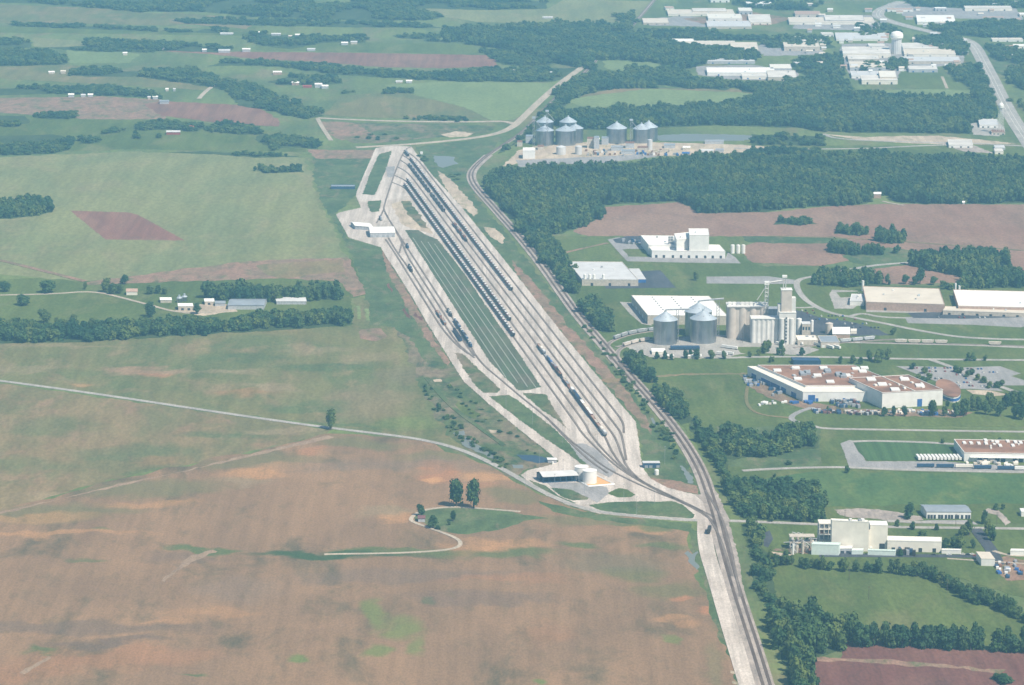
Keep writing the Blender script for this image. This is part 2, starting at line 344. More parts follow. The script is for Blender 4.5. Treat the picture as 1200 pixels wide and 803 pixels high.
for a in ((421,351,378),(431,354,380)):  # small tan plots
    sheet('soil_patch', [(a[0]-3,a[1]+8),(a[0]+1,a[1]+8),(a[0]+2,a[2]-4),(a[0]-2,a[2]-4)], G['wheat'], .5, jit=1)
sheet('soil_patch', [(420,386),(445,385),(455,395),(440,400),(424,397)], G['dirt'], .5, jit=3)
# ---- top left
sheet('field', [(-200,118),(0,115),(120,113),(190,117),(195,140),(100,140),(0,132),(-200,130)], G['dirt'], .3, jit=3)
sheet('field', [(168,122),(195,119),(240,121),(300,124),(326,140),(328,148),(270,147),(235,141),(190,136)], G['redpatch'], .4, jit=3)
sheet('field', [(-200,140),(100,136),(230,143),(300,150),(350,160),(360,178),(150,175),(0,180),(-200,188)], G['green'], .28, jit=3)
sheet('field', [(78,57),(130,57),(165,64),(150,74),(80,74)], G['wheat'], .4, jit=2)
sheet('field', [(192,60),(240,60),(300,61),(420,62),(580,65),(584,78),(520,80),(450,79),(390,74),(300,69),(250,64)], G['redpatch'], .4, jit=3)
sheet('field', [(196,22),(300,26),(290,34),(200,27)], G['tan'], .4, jit=3)
sheet('field', [(38,44),(112,49),(100,56),(40,55)], G['pale'], .4, jit=3)
sheet('field', [(156,6),(200,11),(190,16),(160,14)], G['wheat'], .4, jit=3)
sheet('field', [(-200,80),(80,76),(160,86),(260,98),(240,106),(0,92),(-200,95)], G['olive'], .3, jit=3)
sheet('field', [(0,5),(160,12),(300,22),(200,30),(0,26),(-200,22),(-200,5)], G['olive'], .3, jit=3)
sheet('field', [(-200,28),(0,31),(180,36),(300,28),(300,42),(150,40),(0,38),(-200,38)], G['green'], .32, jit=3)
sheet('field', [(450,100),(520,96),(600,97),(648,98),(640,110),(618,130),(600,141),(575,141),(545,126),(490,112)], G['wheat'], .4, jit=2)
sheet('field', [(400,112),(470,108),(545,126),(572,140),(500,140),(430,138),(380,135)], G['olive'], .42, jit=2)
sheet('field', [(300,48),(560,52),(600,58),(540,64),(420,61),(300,59)], G['green'], .3, jit=2)
sheet('field', [(495,9),(560,12),(640,11),(660,0),(700,0),(765,2),(745,22),(720,27),(640,28),(560,26),(520,20)], G['pale'], .35, jit=3)
sheet('field', [(300,-2),(365,-2),(340,8),(300,10)], G['pale'], .35, jit=3)
sheet('field', [(372,142),(440,144),(540,146),(580,148),(575,156),(500,162),(440,168),(415,168),(395,160),(378,150)], G['scrub'], .4, jit=3)
sheet('field', [(372,142),(420,145),(440,160),(400,165),(380,155)], G['dirt'], .42, jit=3)
sheet('scrub', [(360,176),(440,176),(436,186),(370,186)], G['dirt'], .42, jit=3)
sheet('scrub', [(486,172),(560,163),(590,160),(575,180),(552,196),(548,208),(560,235),(590,268),(610,295),(630,320),(690,395),(740,460),(780,510),(806,545),(826,580),(822,584),(790,576),(762,560),(753,540),(749,505),(667,402),(600,318),(540,242),(505,204)], G['verge'], .3, jit=3)
sheet('soil_patch', [(600,305),(625,330),(660,375),(720,440),(750,480),(765,510),(752,500),(720,460),(660,392),(605,322)], G['dirt'], .42, jit=3)
sheet('soil_patch', [(513,200),(530,212),(552,236),(560,248),(556,254),(540,242),(520,218)], G['sand'], .5, jit=2.5)
sheet('soil_patch', [(567,266),(580,268),(592,280),(588,286),(575,277)], G['sand'], .5, jit=2)
sheet('pond', [(508,182),(530,184),(536,192),(518,197),(508,190)], G['water'], .6, jit=3)
sheet('pond', [(797,546),(800,546),(812,560),(813,567),(806,566),(802,556)], G['water'], .6, jit=1)
sheet('pond', [(762,490),(765,490),(770,499),(767,500)], G['water'], .6, jit=.5)
sheet('soil_patch', [(760,560),(790,563),(818,570),(820,580),(800,577),(775,570)], G['dirt'], .6, jit=1.5)
sheet('soil_patch', [(516,158),(535,154),(555,156),(548,160),(525,161)], G['sand'], .5, jit=2)
# ---- right
sheet('field', [(672,272),(702,243),(797,237),(822,250),(900,249),(982,241),(1060,239),(1200,240),(1380,244),(1380,330),(1200,325),(1120,330),(1080,318),(1040,300),(1000,305),(960,312),(880,308),(870,290),(900,279),(760,276),(690,277)], G['brown'], .3, jit=3)
sheet('grass', [(640,277),(760,277),(870,277),(872,305),(895,312),(960,312),(1010,318),(1000,335),(1380,335),(1380,420),(740,420),(700,395),(670,340)], G['green'], .35, jit=2)
sheet('field', [(1020,316),(1060,311),(1075,310),(1125,320),(1150,330),(1060,334),(1030,332)], G['brown'], .45, jit=2)
sheet('field', [(1170,302),(1200,300),(1380,305),(1380,330),(1200,326),(1180,318)], G['brown'], .45, jit=2)
sheet('grass', [(870,277),(985,278),(1000,284),(950,286),(905,285),(875,284)], G['verge'], .5, jit=2)
sheet('grass', [(985,300),(1040,290),(1080,295),(1070,308),(1020,311),(1000,308)], G['verge'], .5, jit=2)
sheet('grass', [(720,420),(1380,420),(1380,500),(960,500),(840,540),(800,500),(745,440)], G['green'], .32, jit=2)
sheet('field', [(800,500),(960,500),(1380,505),(1380,615),(870,610),(845,560),(815,520)], G['green'], .34, jit=2)
sheet('grass', [(965,552),(1200,556),(1380,560),(1380,592),(1140,590),(975,594),(900,590),(900,560)], field('mown grass', (0.085, 0.135, 0.042), (0.062, 0.115, 0.038), 0.012, 0.05, (0.125, 0.16, 0.05), streak=.4), .45, jit=3)
sheet('grass', [(870,614),(1380,622),(1380,700),(1200,700),(1100,672),(900,660),(875,640)], G['green'], .36, jit=2)
sheet('field', [(884,664),(960,662),(1040,670),(1100,676),(1160,700),(1200,722),(1380,760),(1380,772),(1200,765),(1000,750),(960,735),(900,715)], G['green'], .4, jit=3)
sheet('field', [(984,750),(1040,752),(1100,757),(1200,765),(1380,775),(1380,900),(1150,900),(950,900),(948,803),(950,774),(986,772)], G['red'], .5, jit=2)
sheet('grass', [(950,771),(1000,772),(1100,778),(1180,786),(1170,790),(1100,782),(1000,776),(950,774)], G['dirt'], .55, jit=2)
sheet('path', [(700,445),(760,441),(800,438),(890,437),(890,438.5),(800,440),(760,444),(712,449)], G['tan'], .5, jit=1.5)
sheet('grass', [(840,500),(962,500),(962,545),(900,552),(845,545)], G['verge'], .4, jit=2)
sheet('field', [(1140,75),(1180,90),(1240,120),(1300,160),(1380,200),(1380,60),(1200,60)], G['verge'], .35, jit=3)
# far right, by the lake and town
sheet('lake', [(770,159),(800,157),(860,158),(905,160),(870,165),(800,166),(772,165)], G['water'], .5, jit=2)
sheet('field', [(655,116),(680,101),(720,104),(860,104),(900,108),(960,120),(900,121),(850,122),(760,124),(690,126)], G['tan'], .35, jit=3)
sheet('field', [(652,118),(760,104),(900,110),(890,119),(780,124),(690,126)], G['wheat'], .4, jit=3)
sheet('field', [(705,72),(715,68),(760,73),(795,82),(790,98),(780,102),(760,92),(730,86),(710,80)], G['wheat'], .4, jit=3)
sheet('field', [(880,95),(930,97),(1000,106),(1140,104),(1150,116),(1000,112),(900,113),(880,104)], G['wheat'], .4, jit=3)
sheet('field', [(1050,84),(1110,90),(1140,98),(1140,106),(1050,103)], G['green'], .42, jit=3)
sheet('grass', [(768,38),(900,36),(900,49),(860,50),(770,48)], G['green'], .42, jit=3)
sheet('grass', [(860,170),(1200,172),(1380,180),(1380,190),(1000,186),(860,182)], G['green'], .4, jit=3)
sheet('yard_gravel', [(588,196),(608,176),(640,169),(700,166),(780,167),(870,170),(905,172),(880,178),(830,182),(760,183),(700,190),(640,192),(612,190)], G['sand'], .5, jit=2)
sheet('yard_gravel', [(605,188),(700,184),(760,180),(770,184),(700,192),(640,193),(608,196)], G['asphalt_old'], .6, jit=2)
# ---- the rail yard
sheet('yard_gravel', [(440,174),(455,171),(482,172),(505,203.5),(540,242),(600,316),(667,401),(745,495),(749,520),(751,538),(753,548),(762,561),(782,572),(802,577),(822,581),(836,598),(836,611),(800,611),(740,606),(700,602),(665,592),(640,581),(620,566),(610,557),(620,551),(643,546),(655,541),(632,522),(604,500),(572,473),(543,447),(528,423),(515,402),(501,380),(484,350),(462,315),(452,300),(446,290),(409,279),(394,252),(397,249.5),(423,243.5),(417,230),(419,222)], G['ballast'], .9, jit=.6)
SG = 1.15
sheet('grass', [(444,181),(459,177),(452,200),(439,229),(425,228),(433,205)], G['verge'], SG, jit=1)
sheet('grass', [(431,236),(447,235),(446,241),(444,248),(435,249),(431,242)], G['verge'], SG, jit=1)
sheet('sand', [(458,240),(470,236),(478,234),(490,250),(508,275),(498,272),(480,268),(470,262)], G['sand'], SG-.1, jit=2)
sheet('grass', [(470,236),(480,236),(491,250),(502,268),(494,267),(478,252)], G['scrub'], SG, jit=2)
sheet('grass', [(474.5,270),(490,270),(500,276),(513,281),(545,322),(584,380),(610,417),(634,454),(620,457.5),(607.5,458),(596,447),(573,423),(557,398),(545,380),(515,333),(492,297)], G['stripes'], SG, jit=.8)
sheet('grass', [(533,414),(542,415),(557,429),(575,446),(587,457),(583,460.5),(566,460.5),(557,452),(544,434)], G['scrub'], SG, jit=1)
sheet('grass', [(573,465),(596,463.5),(605,468),(646,500),(692,543),(683,545.5),(664,531),(640,515),(612,495),(590,478)], G['verge'], SG, jit=.8)
sheet('grass', [(612,461),(627,461.5),(640,463),(650,480),(664,502),(668,506),(655,494),(634,480)], G['scrub'], SG, jit=1)
sheet('grass', [(645,572),(667,574),(684,578),(691,583),(688,586),(671,587),(659,583)], G['verge'], SG, jit=.5)
sheet('grass', [(711,578.5),(725,572.5),(735,574),(744,580),(740,583),(724,583.5)], G['green'], SG, jit=.4)
sheet('grass', [(690,592.5),(713,589),(753,588),(772,588.5),(787,587.5),(800,592),(814,604),(812,608),(780,606),(740,603),(704,599)], G['verge'], SG, jit=.5)
sheet('grass', [(620,563),(640,570),(655,582),(675,590),(668,591),(645,581),(626,569)], G['verge'], SG, jit=.5)
sheet('asphalt_pad', [(668,521),(684,520),(700,528),(712,540),(722,553),(714,560),(696,551),(678,536)], G['asphalt_old'], 1.2, jit=.8)
sheet('asphalt_pad', [(640,566),(690,566),(712,572),(714,578),(700,590),(690,584),(668,574),(648,572)], G['asphalt_old'], 1.2, jit=.6)
sheet('asphalt_pad', [(452,196),(463,195),(461,208),(454,208)], G['asphalt_old'], 1.2, jit=.8)
# right side pads
sheet('asphalt_pad', [(749,318),(774,317),(792,337.5),(745,338),(710,338.5),(709,335.5),(748,334)], G['asphalt'], .7)
sheet('asphalt_pad', [(712,281),(726,278),(732,286),(762,288),(762,292),(733,292),(736,301),(850,303),(853,296),(862,302),(868,309),(800,308),(735,306.5),(726,297)], G['asphalt_old'], .7)
sheet('grass', [(729,292.5),(760,293),(763,299),(737,300)], G['green'], .85)
sheet('asphalt_pad', [(718,281),(735,277),(752,277),(760,286),(733,286),(722,285)], G['asphalt'], .8)
sheet('yard_gravel', [(726,354),(742,355),(760,375),(764,382),(752,380),(738,368)], G['road'], .7)
sheet('yard_gravel', [(828,324.5),(900,324),(936,329),(934,333),(900,333),(828,332.5)], G['asphalt_old'], .7)
sheet('yard_gravel', [(732,405),(770,397),(840,392),(900,400),(935,403),(960,410),(942,417),(880,413),(850,419),(800,420),(760,418),(742,412)], G['road'], .6, jit=1)
sheet('grass', [(862,407),(895,407),(900,411),(880,415),(868,414)], G['green'], .75, jit=.5)
sheet('asphalt_pad', [(928,362),(945,367),(960,372),(1000,378),(1030,387),(1042,393),(1000,394),(960,393),(925,400),(915,385)], G['asphalt'], .7, jit=1)
sheet('yard_gravel', [(972,345),(975,340),(1005,341),(1012,352),(1000,362),(978,362)], G['road'], .7, jit=.5)
sheet('grass', [(980,343),(1006,342),(1006,348),(985,349)], G['green'], .85)
sheet('yard_gravel', [(1015,363),(1105,365),(1130,368),(1110,368),(1015,366)], G['road'], .7)
sheet('asphalt_pad', [(1060,372),(1130,370),(1210,372),(1230,375),(1196,384),(1140,381),(1064,379)], G['asphalt_old'], .7)
sheet('asphalt_pad', [(1064,367),(1130,365),(1240,368),(1240,371),(1130,374),(1070,373)], G['asphalt'], .72)
sheet('yard_gravel', [(868,440),(905,452),(940,470),(1000,480),(1100,480),(1140,484),(1120,490),(1060,488),(960,484),(930,476),(900,466),(876,452)], G['dirt'], .7, jit=1.5)
sheet('parking_lot', [(1050,429.5),(1090,430),(1118,431),(1150,445),(1176,459),(1140,456),(1123,456),(1104,450),(1078,440)], G['asphalt_old'], .7)
sheet('parking_lot', [(1122,431),(1172,429.5),(1196,438),(1185,441),(1200,446),(1250,452),(1173,452),(1150,444)], G['asphalt_old'], .7)
sheet('yard_gravel', [(1132,457),(1160,458),(1182,463),(1165,464.5),(1140,462)], G['sand'], .75)
sheet('asphalt_pad', [(985,520),(996,516),(1006,518),(1008,530),(1015,541),(1108,541),(1135,544),(1260,548),(1260,556),(1160,553),(1080,552.5),(1045,551),(995,547)], G['asphalt_old'], .7, jit=.5)
sheet('grass', [(1000,519),(1020,518),(1080,519.5),(1118,522),(1130,536),(1110,539),(1050,540),(1017,540),(1006,530)], field('striped lawn', (0.060, 0.110, 0.038), (0.085, 0.130, 0.05), 0.01, 0.12, rot=R(25), stretch=.02, streak=1.0), .85)
sheet('yard_gravel', [(978,598),(1000,596),(1030,597.5),(1060,602),(1080,606),(1082,610),(1045,612),(1028,608),(1000,607),(985,604)], G['gravel'], .6, jit=1)
sheet('yard_gravel', [(1088,610),(1138,610),(1146,615),(1120,614.5),(1060,613)], G['asphalt_old'], .7)
sheet('yard_gravel', [(905,645),(920,640),(958,640),(958,650),(930,648)], G['dirt'], .6, jit=.7)
sheet('asphalt_pad', [(895,625),(902,622),(906,632),(900,642),(895,640)], G['asphalt'], .6)
sheet('asphalt_pad', [(960,648),(1040,650),(1105,650),(1150,651),(1150,654),(1100,653.5),(960,653)], G['asphalt'], .6)
sheet('yard_gravel', [(1162,655),(1180,652),(1200,657),(1205,680),(1180,681),(1170,672)], G['dirt'], .6, jit=.7)
sheet('yard_gravel', [(1150,600),(1158,596),(1170,598),(1184,612),(1178,616),(1168,604)], G['gravel'], .6, jit=.7)
sheet('yard_gravel', [(900,646),(918,649),(930,651),(912,652)], G['sand'], .6, jit=.5)
# town pads
for q in ([(760,22),(800,19),(880,22),(900,28),(850,32),(760,30)], [(930,20),(1020,18),(1032,30),(1020,36),(930,34)], [(750,54),(830,50),(890,54),(900,62),(860,70),(820,60)],
          [(815,78),(880,76),(935,84),(938,94),(860,94),(818,88)], [(985,52),(1075,50),(1130,62),(1130,74),(1055,84),(1050,96),(1000,94),(985,70)], [(1040,4),(1120,6),(1190,10),(1200,24),(1130,22),(1060,20)], [(890,50),(960,46),(965,64),(895,66)]):
    sheet('yard_gravel', q, G['asphalt_old'], .5, jit=3)
sheet('field', [(800,22),(880,14),(930,22),(900,30),(830,30)], G['dirt'], .52, jit=3)
sheet('yard_gravel', [(965,157.5),(1015,161),(1060,159.5),(1100,159.5),(1150,164),(1190,168.5),(1150,169.5),(1075,168.5),(1012,165)], G['sand'], .6, jit=1.5)
sheet('yard_gravel', [(1100,168),(1140,170),(1165,180),(1130,178)], G['gravel'], .6, jit=1.5)
sheet('yard_gravel', [(1118,145),(1170,142),(1178,152),(1170,160),(1140,158),(1138,148)], G['road'], .6, jit=1.5)

# ------------------------------------------------------------ roads
road('road', [(-200,420),(0,446.5),(100,460),(200,475),(300,490),(380,501),(430,507),(480,513),(520,521),(550,531),(580,545),(610,562),(640,579),(670,592),(700,600),(750,606),(800,609.5),(835,610.5),(870,611),(960,615),(1010,617),(1060,618.5),(1130,619),(1200,620),(1400,622)], 7.5, G['road'])
road('path', [(380,650),(400,649.5),(450,649),(500,647),(530,644),(541,639),(537,632),(520,625),(500,618),(483,612),(481,608),(488,602),(500,597),(530,594),(560,596),(610,600)], 4.2, G['track'])
road('path', [(-200,352),(0,346),(60,345),(110,341),(150,351),(180,359),(205,366),(232,367),(278,365)], 6, G['track'])
road('path', [(100,330),(60,320),(20,310),(0,305),(-100,290)], 10, G['dirt'])
road('road', [(372,138.5),(400,140),(450,142),(510,143),(560,143),(590,142),(604,146)], 14, G['track'])
road('path', [(372,139),(378,150),(388,165)], 8, G['track'])
road('road', [(417,173),(445,171.5),(480,169.5),(540,164),(580,158),(600,150),(612,139),(625,126),(640,112),(660,95),(684,78)], 15, G['track'])
road('path', [(233,116),(240,108),(252,99)], 9, G['track'])
road('highway', [(1056,2),(1048,5),(1030,12),(1028,20),(1045,26),(1075,34),(1107,41),(1130,46),(1142,53),(1152,72),(1165,97),(1176,120),(1189,143),(1204,165),(1230,205),(1280,270)], 30, G['road'], line=M['line'])
road('road', [(965,157),(975,162),(1012,165),(1075,167),(1140,168),(1190,171),(1240,173)], 9, G['road'])
road('road', [(860,174),(900,175),(960,175),(1012,174.5),(1080,171),(1110,170)], 9, G['road'])
road('road', [(1065,308),(1030,310.5),(1007,314),(980,319),(955,324),(938,327),(933,331),(935,341),(944,352),(955,359),(967,365),(981,369),(996,371.5),(1013,375),(1040,380),(1060,384.5),(1090,390),(1120,395),(1160,397.5),(1200,398.5),(1400,400)], 8.5, G['road'])
road('road', [(932,361),(944,361),(956,360)], 6, G['road'])
road('road', [(996,371),(1010,367),(1030,372),(1062,373)], 7, G['road'])
road('road', [(760,418),(849,420),(886,418.5),(960,418.5),(1050,421),(1200,422.5),(1400,424)], 8, G['road'])
road('road', [(940,400),(1012,402),(1150,405),(1200,408),(1400,414)], 7, G['road'])
road('road', [(1088,421),(1117,431),(1150,445),(1185,458),(1230,474)], 8, G['road'])
road('road', [(951,499),(962,502.5),(1000,503.5),(1200,506.5),(1400,509)], 7, G['road'])
road('road', [(951,500),(930,494),(926,489),(938,482),(952,478)], 7, G['asphalt_old'])
road('road', [(870,552),(900,550),(960,548),(996,548),(1050,551),(1200,554),(1400,557)], 7, G['road'])
road('road', [(996,518),(1020,517),(1080,518.5),(1120,521)], 7, G['road'])
road('driveway', [(1143,620),(1150,630),(1160,642),(1167,655),(1170,662)], 12, G['asphalt'])
road('road', [(1040,611),(1089,612.5),(1140,614)], 7, G['road'])
road('path', [(1164,646),(1180,651),(1200,652),(1300,654)], 5, G['track'])
road('path', [(820,580),(845,600),(850,612)], 10, G['gravel'])
road('path', [(500,443),(515,462),(535,482),(560,500),(590,522)], 6, G['verge'])
road('path', [(880,440),(872,470),(885,486),(925,490)], 4, G['tan'])
road('path', [(900,277),(985,279),(1040,282),(1120,288),(1200,294),(1300,300)], 6, G['tan'])
road('path', [(1034,236),(1042,238),(1060,241)], 6, G['track'])
road('path', [(1104,90),(1110,104)], 6, G['track'])
road('path', [(712,285),(680,292),(660,297)], 6, G['dirt'])
road('road', [(722,407),(745,402),(770,397)], 5, G['gravel'])
road('path', [(1110,655),(1200,661)], 3, G['track'])
# ------------------------------------------------------------ rail tracks
VX, VY = 37.0, -390.0
def yl(x340, y): return (VX+(x340-VX)*(y-VY)/730.0, y)
M['tie'] = field('sleepers and stained ballast', (0.20, 0.165, 0.14), (0.25, 0.21, 0.18), 0.03, 0.5, streak=.6)
M['tie_dark'] = field('oily sleepers of the main line', (0.125, 0.092, 0.075), (0.17, 0.13, 0.105), 0.03, 0.5, streak=.6)
M['rail'] = plain('rail steel', (0.16, 0.13, 0.12), 0.5, 0.4)
def rail_track(px, z=1.55, bed=None, wid=2.5, it=2, tie=None):
    _lay[0] += 1; zz = z*0.28+_lay[0]*0.0012
    pts = smoothline([P(u, v) for u, v in px], it); mb = MB()
    if bed:
        ribbon(mb, pts, bed, zz-0.06, G['gravel'])
    ribbon(mb, pts, wid, zz, tie or M['tie'])
    for s in (-1, 1):
        vs = []; k = len(pts)
        for i, p in enumerate(pts):
            a = pts[max(0, i-1)]; b = pts[min(k-1, i+1)]; d = (b-a).normalized(); n = Vector((-d.y, d.x, 0))
            c = p+n*s*0.75
            for o, h in ((-.09, .03), (-.09, .2), (.09, .2), (.09, .03)): q = c+n*o; vs.append((q.x, q.y, zz+h))
        fs = []
        for i in range(k-1):
            for j in range(3): fs.append((4*i+j, 4*i+j+1, 4*i+4+j+1, 4*i+4+j))
        mb.add(vs, fs, M['rail'])
    return tag(mb.build('rail_track'), kind='structure')
lad = lambda x, y0: [(474-(474-449.7)*(y0-176)/66.0 - 0.5, y0), yl(x, y0+7)]
YT = {562: (214, [(681,507),(700,527),(722,547),(750,565),(785,583),(815,597),(838,613)]),
      571: (206, [(690,507),(706,527),(722,543),(745,561)]),
      581: (196, [(709,512),(716,528),(728,546),(752,565),(785,581),(812,594),(836,606)]),
      590: (188, [(723,518),(729,535),(735,549),(752,565)]),
      599: (182, [(728,508),(731,522),(734,540)]),
      609: (177, [(731,498),(731,508)])}
for x, (y0, tail) in YT.items():
    last = tail[0][1]-8
    pts = lad(x, y0)+[yl(x, yy) for yy in range(int(y0+30), int(last), 40)]+[yl(x, last)]+tail
    rail_track(pts)
rail_track([(482,172),(474,176),(463.6,200),(449.7,242),(450,247),yl(509.5,256)])
rail_track([yl(509.5,250)]+[yl(509, y) for y in range(262, 400, 30)]+[(548,400),(562,425),(590,448),(612,467),(640,489),(668,517),(690,533),(708,548),(735,562),(770,578),(797,588)])
rail_track([(441,262),(447,252),(450,245)])
rail_track([(463,270),(470,282),yl(502.5,300)]+[yl(502.5, y) for y in range(315, 400, 30)]+[(546,404),(556,418)])
rail_track([(455,279),(465,296),yl(495.5,318)]+[yl(495.5, y) for y in range(330, 390, 30)]+[(528,392),(540,407),(556,420)])
rail_track([(452,281),yl(489.5,300)]+[yl(489.5, y) for y in range(315, 380, 30)]+[(520,388),(535,405),(550,416)])
rail_track([(472,281),(468,297)], wid=2.6)
rail_track([(640,489),(668,519),(690,540),(712,555)])
# ballast stripes beside the yard, concrete drains in the grass
M['drain'] = plain('concrete drain', (0.33, 0.34, 0.28))
for k, (x, a, b) in enumerate(((524.5,279,443),(532,283,449),(540,284,454),(547,286,455))):
    road('drain', [yl(x, a)]+[yl(x, y) for y in range(a+20, b, 30)]+[yl(x+(.8 if k % 2 else -.3), b)], 0.9, M['drain'], 1.5)
# main line, double track with gravel road
ml = [(770,-6),(740,30),(712,56),(700,66),(687,82),(664,101),(640,124),(622,144),(607,158),(588,170),(570,182),(556,194),(549,204),(551,214),(560,226),(572,239),(585,254),(600,270.5),(630,307),(657,346),(676,372),(703,403),(735,441),(763,472),(788,503),(807,531),(820,556),(828,580),(836,605),(843,635),(853,671),(866,714),(880,757),(894,803),(915,870),(935,930)]
ml2 = [(u+(4.0 if v < 300 else 5.5+ (v-300)*0.006), v-(1.0 if v < 300 else 0)) for u, v in ml]
road('ballast_bed', [(u+2.5, v) for u, v in ml if v > 180], 16, G['gravel'], 1.05)
road('ballast_bed', [(u+2.0, v) for u, v in ml if v < 190], 9, G['gravel'], 1.05)
road('yard_gravel', [(826,600),(826,640),(839,680),(852,725),(866,770),(876,803),(900,880)], 15, G['ballast'], 1.0)
sheet('yard_gravel', [(828,565),(842,580),(850,600),(862,640),(868,665),(872,700),(864,680),(852,645),(838,605)], G['gravel'], 1.0, jit=1)
rail_track(ml, 1.75, wid=2.8, tie=M['tie_dark']); rail_track(ml2, 1.75, wid=2.8, tie=M['tie_dark'])
rail_track([(826,575),(836,590),(848,612),(857,645),(862,672),(868,700)], 1.9)
rail_track([(797,588),(815,596),(828,603),(840,622),(850,648),(858,676)], 1.9)
rail_track([(716,422),(711,412),(712,404),(719,399),(735,393.3),(750,390.3),(766,388.2),(800,386)], 1.7, bed=6)
rail_track([(731,434),(724,422),(723,413),(729,407.5),(745,402.5),(766,398.8),(800,396)], 1.7, bed=6)
rail_track([(930,408),(975,403),(1020,399),(1060,398)], 1.4, bed=6)
rail_track([(1010,401.5),(1048,402.3),(1111,403.5),(1180,405.6),(1260,408)], 1.6, bed=6)

#THINGS
# ------------------------------------------------------------ materials of things
def leafmat(name, a, b):
    m, t, bs = nodes_of(name); p = wpos(t)
    oi = t.nodes.new('ShaderNodeObjectInfo')
    c = mixc(t, ramp(t, noise(t, p, 0.16, 2), 0.35, 0.65), a, b)
    c2 = mixc(t, ramp(t, oi.outputs['Random'], 0.35, 1.0), c, (b[0]*1.55, b[1]*1.2, b[2]*1.0))
    c3 = mixc(t, ramp(t, noise(t, p, 0.012, 2), 0.45, 0.7), c2, (a[0]*.85, a[1]*1.0, a[2]*1.2))
    t.links.new(c3, bs.inputs['Base Color']); bs.inputs['Roughness'].default_value = 0.7
    bs.inputs['Specular IOR Level'].default_value = 0.2
    return m
LEAF = leafmat('leaves', (0.024, 0.062, 0.020), (0.068, 0.118, 0.032))
LEAF2 = leafmat('leaves of field trees', (0.022, 0.055, 0.020), (0.055, 0.100, 0.030))
BARK = plain('bark', (0.11, 0.085, 0.065))
WHITE = plain('white sheet metal', (0.74, 0.72, 0.67), .5, 0, .06, .15)
CREAM = plain('cream sheet metal', (0.74, 0.69, 0.59), .6, 0, .06, .15)
ROOFW = plain('white roof membrane', (0.80, 0.77, 0.70), .7, 0, .05, .05)
ROOFG = plain('light grey roof', (0.56, 0.55, 0.53), .6, 0, .08, .08)
ROOFGR = plain('grey seamed metal roof', (0.34, 0.37, 0.39), .45, .3, .1, .08)
ROOFT = plain('tan roof', (0.60, 0.53, 0.43), .8, 0, .08, .05)
ROOFB = plain('brown gravel roof', (0.235, 0.120, 0.072), .9, 0, .35, .035)
WALLB = plain('brown brick wall', (0.40, 0.27, 0.205), .85)
WALLT = plain('tan wall', (0.50, 0.44, 0.36), .8)
WALLG = plain('grey wall', (0.40, 0.41, 0.42), .7)
MINT = plain('pale green sheet metal', (0.58, 0.66, 0.61), .6, 0, .06)
CONC = plain('concrete', (0.52, 0.455, 0.39), .85, 0, .1, .12)
CONCW = plain('whitewashed concrete', (0.62, 0.60, 0.56), .8, 0, .1, .12)
GALV = plain('galvanised steel', (0.40, 0.44, 0.48), .32, .95, .1, .1)
GALVR = plain('galvanised roof', (0.50, 0.55, 0.58), .5, .4, .08, .1)
DARK = plain('dark opening', (0.035, 0.045, 0.06), .6)
BLUE = plain('blue paint', (0.03, 0.11, 0.32), .5)
BLUED = plain('dark blue paint and painted shade', (0.025, 0.065, 0.13), .5)
BLACK = plain('black paint', (0.036, 0.031, 0.028), .45)
GREY = plain('grey paint', (0.30, 0.31, 0.32), .5)
RUSTM = plain('rusty steel', (0.22, 0.11, 0.07), .8)
REDM = plain('red barn paint', (0.30, 0.06, 0.045), .7)
ORNG = plain('orange grit', (0.62, 0.34, 0.14), .9)
GLASS = plain('window glass', (0.04, 0.07, 0.10), .15)
RUB = plain('rubber', (0.02, 0.02, 0.02), .8)
PURP = plain('oxide red paint', (0.16, 0.07, 0.07), .6)
COALT = plain('coal', (0.03, 0.03, 0.035), .8)
HOPT = plain('pale wagon roof', (0.66, 0.63, 0.58), .6)

# ------------------------------------------------------------ buildings
class Frame:
    """skewed footprint frame: a along the front, b to the back, in metres"""
    def __init__(s, FL, FR, BL, h):
        s.A = P(*FL, h); B = P(*FR, h); D = P(*BL, h)
        s.X = B-s.A; s.Y = D-s.A; s.X.z = s.Y.z = 0
        s.lx = s.X.length; s.ly = s.Y.length; s.x = s.X/s.lx; s.y = s.Y/s.ly; s.h = h
        s.O = Vector((s.A.x, s.A.y, 0)); s.C = s.O+s.X/2+s.Y/2
    def p(s, a, b): q = s.O+s.x*a+s.y*b; return (q.x, q.y)
    def quad(s, a0, a1, b0, b1): return [s.p(a0, b0), s.p(a1, b0), s.p(a1, b1), s.p(a0, b1)]
def part(fr, root, name, a0, a1, b0, b1, z0, z1, mat, bottom=False, label=None):
    m = MB(); m.prism(fr.quad(a0, a1, b0, b1), z0, z1, mat, bottom)
    o = m.build(name, root, off=fr.C)
    if label: o['label'] = label
    return o
